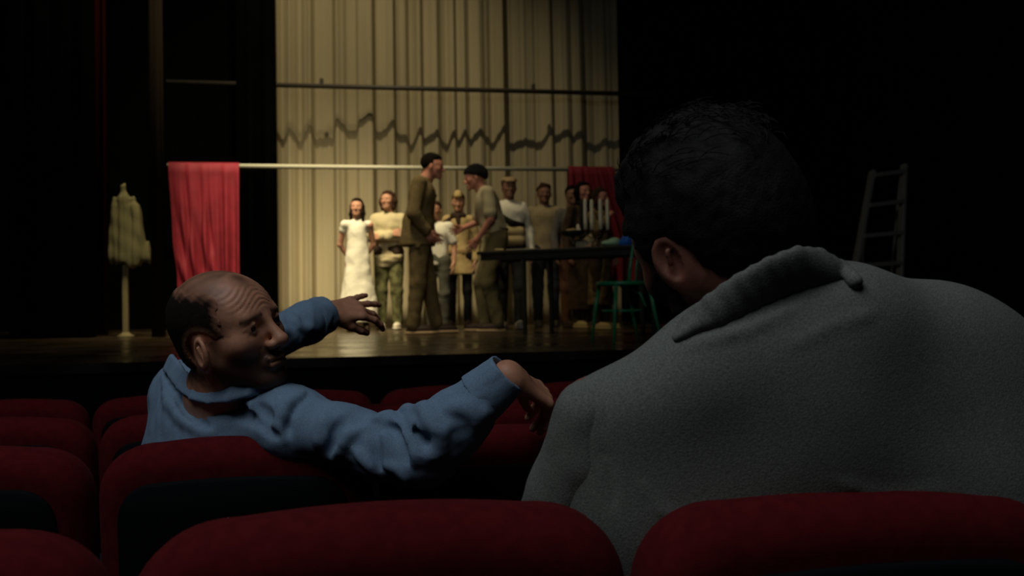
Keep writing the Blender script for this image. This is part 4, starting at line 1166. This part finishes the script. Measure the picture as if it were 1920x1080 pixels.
actor('person in khaki patterned coat, hand at chin, right of the black-scarfed woman', 1127, 612, 9.15, 1.53, FC+.9, skin=1,
      J=dict(eR=(.23, .10, 1.20), wR=(.09, .17, 1.38)), curl=.8,
      top=dict(m=L_('khaki_patterned_coat', (.24, .17, .075), .95, (16, .5)), long=.30, flare=.19, wr=.006), bottom=dict(m=dkbrown), shoes=dict(m=L_('tan_boot', (.40, .29, .11)), up=.12), hair=dict(kind='long', m=M_brown_hair))

# ------------------------------------------------------------------ table and what is on it
M_tab = mat('dark_table', (.020, .022, .018), .35, .5)
tl, tr_ = P(893, 470, 8.2), P(1215, 466, 7.45)
tz = EYE+(P(1000, 467, 7.9)[2]-EYE)
tc0 = (tl+tr_)/2; dvec = unit(A(tr_[0]-tl[0], tr_[1]-tl[1], 0)); TL = np.linalg.norm((tr_-tl)[:2]); ang = math.atan2(dvec[1], dvec[0])
tb = thing('long_table', 'long narrow dark table on thin legs in front of the actors', 'table', (tc0[0], tc0[1], SZ+.001), ang)
th_ = tz-SZ; TD = .48
b = MB(); b.box((0, TD/2, th_-.015), (TL, TD, .03), bev=.004); b.build('tabletop', M_tab, tb)
b = MB(); b.box((0, .03, th_-.06), (TL-.06, .02, .06), bev=.003); b.box((0, TD-.03, th_-.06), (TL-.06, .02, .06), bev=.003); b.build('apron', M_tab, tb)
for (px_, yy) in ((981, .06), (1008, TD-.06), (1206, .06), (1218, TD-.06)):
    q = P(px_, 600, 8.0); lx = np.dot(q[:2]-tc0[:2], dvec[:2]); 
    b = MB(); b.box((lx if px_ < 1100 else TL/2-.08, yy, (th_-.03)/2), (.036, .036, th_-.03), bev=.003); b.build('leg', M_tab, tb)
def ontable(px, dy=.25):
    """point of the table top seen in column px, dy behind the front edge"""
    best = None
    for k in range(400):
        p = tc0+dvec*(-TL/2+TL*k/399)+A(-dvec[1], dvec[0], 0)*dy; v = p-EYEP; x = 960+FPX*np.dot(v, CR)/np.dot(v, CF)
        if best is None or abs(x-px) < best[0]: best = (abs(x-px), p, np.dot(v, CF))
    return A(best[1][0], best[1][1], SZ+.001+th_+.001), best[2]
# candelabra
p, d = ontable(1120); u = d/FPX
cd = thing('candelabra', 'candelabra with four tall unlit cream candles on the dark table', 'candelabra', p)
M_brz = mat('dark_bronze', (.10, .060, .025), .4, .5, metal=.5); M_wax = mat('candle_wax', (.85, .80, .58), .5, .4)
hz = (467-436)*u
MB().lathe([(.055, 0), (.055, .008), (.02, .02), (.009, .035), (.012, hz*.5), (.007, hz*.7), (.008, hz)], n=20).build('stem', M_brz, cd)
for k, cxp in enumerate((1097, 1112, 1125.5, 1142)):
    x = (cxp-1120)*u; yo = (-.02, .03, -.03, .02)[k]
    MB().tube([(0, 0, hz*.75), (x*.5, yo*.5, hz*.60), (x*.95, yo, hz*.8), (x, yo, hz)], .0055, 8).build('arm', M_brz, cd)
    MB().lathe([(.006, hz-.004), (.026, hz+.004), (.028, hz+.010), (.013, hz+.012), (.015, hz+.034), (.012, hz+.036)], (x, yo, 0), 14).build('cup', M_brz, cd)
    zt = hz+.03+(429-374)*u
    MB().lathe([(.0175, hz+.020), (.0175, hz+.10), (.0165, zt-.03), (.012, zt-.006), (.002, zt)], (x, yo, 0), 14).build('candle', M_wax, cd)
# footed dish
p, d = ontable(1075); u = d/FPX; hh_ = (467-436)*u
dish = thing('footed_dish', 'dark footed dish beside the candelabra', 'dish', p)
MB().lathe([(.06, 0), (.06, .008), (.018, .02), (.012, hh_*.55), (.02, hh_*.75)], n=20).build('foot', M_tab, dish)
MB().lathe([(.02, hh_*.72), (.09, hh_*.80), (.135, hh_+.004), (.138, hh_+.014), (.125, hh_+.010), (.06, hh_-.012), (.004, hh_-.02)], n=28).build('bowl', M_tab, dish)
def blob(name, label, cat, prims, m, disp=None, h=.004):
    f = Field(h)
    for q in prims: (f.ell(*q[1:]) if q[0] == 'e' else f.cap(*q[1:]))
    if disp: f.disp = disp
    o = sdfobj(name, f, m); tag(o, label, cat); return o
pd = p+A(.0, 0, hh_+.006)
blob('bread_roll', 'small golden bread roll lying in the dark footed dish', 'bread', [('e', pd+A(-.03, 0, .010), (.045, .03, .018)), ('e', pd+A(.01, .01, .014), (.03, .025, .018))], mat('bread', (.55, .36, .14), .7, .2))
blob('candle_stub', 'short pointed cream candle stub standing in the footed dish', 'candle', [('c', pd+A(.055, .0, .012), pd+A(.050, 0, .055), .024, .012), ('c', pd+A(.050, 0, .05), pd+A(.048, 0, .072), .010, .003)], M_wax)
p, d = ontable(1096, .42); blob('cloth_bundle', 'crumpled pale yellow cloth bundle on the table behind the dish', 'cloth', [('c', p+A(-.06, 0, .05), p+A(.04, 0, .07), .05, .04), ('e', p+A(.06, 0, .09), (.045, .04, .06)), ('e', p+A(-.02, 0, .035), (.10, .05, .035))], cream, wrinkles(3, .005, 70))
p, d = ontable(1108, .12); blob('small_cup', 'small reddish cup on the table under the candelabra', 'cup', [('c', p+A(0, 0, .012), p+A(0, 0, .022), .014, .016), ('e', p+A(-.03, 0, .010), (.03, .02, .010))], mat('terracotta', (.5, .28, .18), .6, .3))
p, d = ontable(1149, .10); blob('green_cloth', 'pale mint green rounded cloth bundle on the table end', 'cloth', [('e', p+A(-.02, 0, .028), (.085, .06, .030)), ('e', p+A(.02, 0, .045), (.05, .05, .036))], L_('mint_cloth', (.42, .66, .42)), wrinkles(6, .002, 60))
p, d = ontable(1177, .08); blob('blue_fabric', 'shiny bright blue pointed fabric on the right end of the table', 'cloth', [('c', p+A(-.06, 0, .018), p+A(.07, 0, .018), .022, .022, .02), ('c', p+A(.0, 0, .05), p+A(.022, 0, .19), .055, .006, .03), ('c', p+A(-.04, 0, .03), p+A(.02, 0, .09), .03, .03, .03)], mat('blue_satin', (.02, .16, .62), .4, .5), wrinkles(8, .004, 60))
p, d = ontable(936, .06); b = MB(); b.box((0, 0, .011), (.088, .05, .02), bev=.006); o = b.build('sandwich', mat('bread_slice', (.62, .48, .22), .8, .2)); o.location = tuple(p); tag(o, 'small pale yellow block lying at the left end of the table', 'food')
p, d = ontable(985, .10); 
bk = thing('open_book', 'open pale paper pages lying flat along the table', 'paper', p, ang)
for sx in (-1, 1):
    b = MB(); b.box((sx*.08, 0, .004), (.155, .20, .007), bev=.001); b.build('page_block', mat('paper', (.55, .50, .36), .9, .1), bk)

# ------------------------------------------------------------------ green bentwood chair
M_grn = mat('green_enamel', (.02, .22, .09), .35, .5)
cp_ = P(1168, 630, 6.5); ch = thing('bentwood_chair', 'dark green bentwood chair at the right end of the table', 'chair', (cp_[0], cp_[1], SZ+.001), PI/2+.25)
sh_z = .45
# local: +y = front of the chair
b = MB(); b.lathe([(.19, -.018), (.205, -.010), (.205, .008), (.195, .016), (.17, .010), (.01, .008)], (0, 0, sh_z), 32); b.build('seat', M_grn, ch)
for sx in (-1, 1):
    MB().tube([(sx*.13, .13, sh_z-.01), (sx*.15, .155, .25), (sx*.17, .18, .0)], [.016, .014, .011], 10).build('leg', M_grn, ch)
    MB().tube([(sx*.15, -.15, sh_z-.02), (sx*.16, -.19, .22), (sx*.17, -.24, .0)], [.016, .014, .011], 10).build('leg', M_grn, ch)
    MB().tube([(sx*.145, -.12, sh_z-.18), (sx*.10, -.10, sh_z-.08), (sx*.02, .0, sh_z-.02)], .009, 8).build('brace', M_grn, ch)
arc = [(-.15, -.15, sh_z-.02), (-.185, -.19, .60), (-.18, -.225, .78)]+[(.18*math.cos(PI-a), -.235, .80+.11*math.sin(a)) for a in np.linspace(.15, PI-.15, 11)]+[(.18, -.225, .78), (.185, -.19, .60), (.15, -.15, sh_z-.02)]
MB().tube(arc, .014, 10).build('back_hoop', M_grn, ch)
arc = [(-.08, -.175, sh_z), (-.10, -.20, .62)]+[(.10*math.cos(PI-a), -.22, .68+.10*math.sin(a)) for a in np.linspace(.1, PI-.1, 9)]+[(.10, -.20, .62), (.08, -.175, sh_z)]
MB().tube(arc, .010, 8).build('inner_hoop', M_grn, ch)
rg_ = [(.155*math.cos(a), .155*math.sin(a), .24) for a in np.linspace(0, 2*PI, 25)[:-1]]
MB().tube(rg_, .009, 8, closed=True).build('leg_ring', M_grn, ch)

# ------------------------------------------------------------------ stepladder on the right
M_lad = mat('worn_aluminium', (.16, .16, .135), .5, .4)
d = 7.3
fl, fr_ = P(1600, 520, d), P(1687, 518, d+.15); tlp, trp = P(1636, 320, d+.28), P(1695, 308, d+.38)
ld = thing('stepladder', 'grey metal stepladder standing alone on the dark right side', 'ladder', ((fl[0]+fr_[0])/2, (fl[1]+fr_[1])/2, SZ))
def ext(t_, bt): v = t_-bt; k = (bt[2]-SZ-.01)/v[2]; return bt-v*k
gl, gr = ext(tlp, fl), ext(trp, fr_)
for a_, c_ in ((gl, tlp), (gr, trp)):
    dv = unit(c_-a_); Rz = frame(np.cross(dv, unit(gr-gl)), dv); mid_ = (a_+c_)/2
    b = MB(); b.box(mid_, (.035, .075, np.linalg.norm(c_-a_)), R=np.stack([unit(np.cross(np.cross(dv, unit(trp-tlp)), dv)), unit(np.cross(dv, unit(trp-tlp))), dv], 1), bev=.006); b.build('rail', M_lad, ld, local=False)
for (ya, yb) in ((330, 322), (388, 379), (445, 438), (499, 494), (553, 550), (606, 604)):
    ta = (ya-320)/(520-320.); a_ = tlp+(fl-tlp)*ta; tb_ = (yb-308)/(518-308.); c_ = trp+(fr_-trp)*tb_
    if a_[2] < SZ+.1: continue
    b = MB(); dv = unit(c_-a_); b.box((a_+c_)/2, (np.linalg.norm(c_-a_), .09, .040), R=np.stack([dv, unit(np.cross(A(0, 0, 1), dv)), np.cross(dv, unit(np.cross(A(0, 0, 1), dv)))], 1), bev=.006); b.build('step', M_lad, ld, local=False)
bkv = A(.15, .55, 0)
for a_, c_ in ((gl, tlp), (gr, trp)):
    g = A(*((c_+bkv)[:2]), SZ+.01)
    MB().tube([c_+A(0, .04, -.03), g], .014, 8).build('rear_leg', M_lad, ld, local=False)

# ------------------------------------------------------------------ pale jacket hanging at the left
D = 9.0
bp = P(236, 628, D); st = thing('coat_stand', 'slim pale post under the hanging jacket at the far left', 'stand', (bp[0], bp[1], SZ+.001))
top_z = P(230, 342, D)[2]-SZ
M_post = mat('pale_wood', (.22, .19, .10), .7, .2)
b = MB(); b.box((0, 0, .42), (.055, .055, .78), bev=.008); b.build('post', M_post, st)
b = MB(); b.lathe([(.085, 0), (.085, .015), (.05, .03), (.035, .05)], n=20); b.build('base', M_post, st)
MB().tube([(0, 0, .78), (0, 0, top_z-.06), (0, 0, top_z-.01)], .010, 8).build('pole', M_post, st)
f = Field(.010); Q = lambda x, y, dd=0: P(x, y, D+dd)
f.cap(Q(225, 372), Q(246, 374), .035, k=.03)
f.cap(Q(234, 382), Q(243, 480), .10, .19, k=.05, flat=((0, 1, 0), .55)); f.cap(Q(219, 388), Q(213, 484), .05, .050, k=.03); f.cap(Q(250, 388), Q(274, 484), .055, .055, k=.03)
f.cap(Q(230, 350), Q(231, 372), .018, k=.03)
f.disp = lambda x, y, z: (.011*np.sin(x*46+.7*np.sin(z*5)+1)+.006*np.sin(x*93+z*4)+.003*np.sin(z*30+x*20)).astype(np.float32); f.fns.append(lambda x, y, z: (Q(240, 497)[2]+.03*np.sin(x*30)+.015*np.sin(x*71)-z).astype(np.float32))
o = sdfobj('hanging_jacket', f, L_('yellowed_linen', (.13, .12, .06), .95)); tag(o, 'pale yellowish jacket hanging in the dark at the far left', 'jacket')
spot('wing_light', (-2.9, 6.0, 6.5), (-3.6, 9.2, 1.9), 2.6, (1, .85, .5), 26, 1.0, .2)
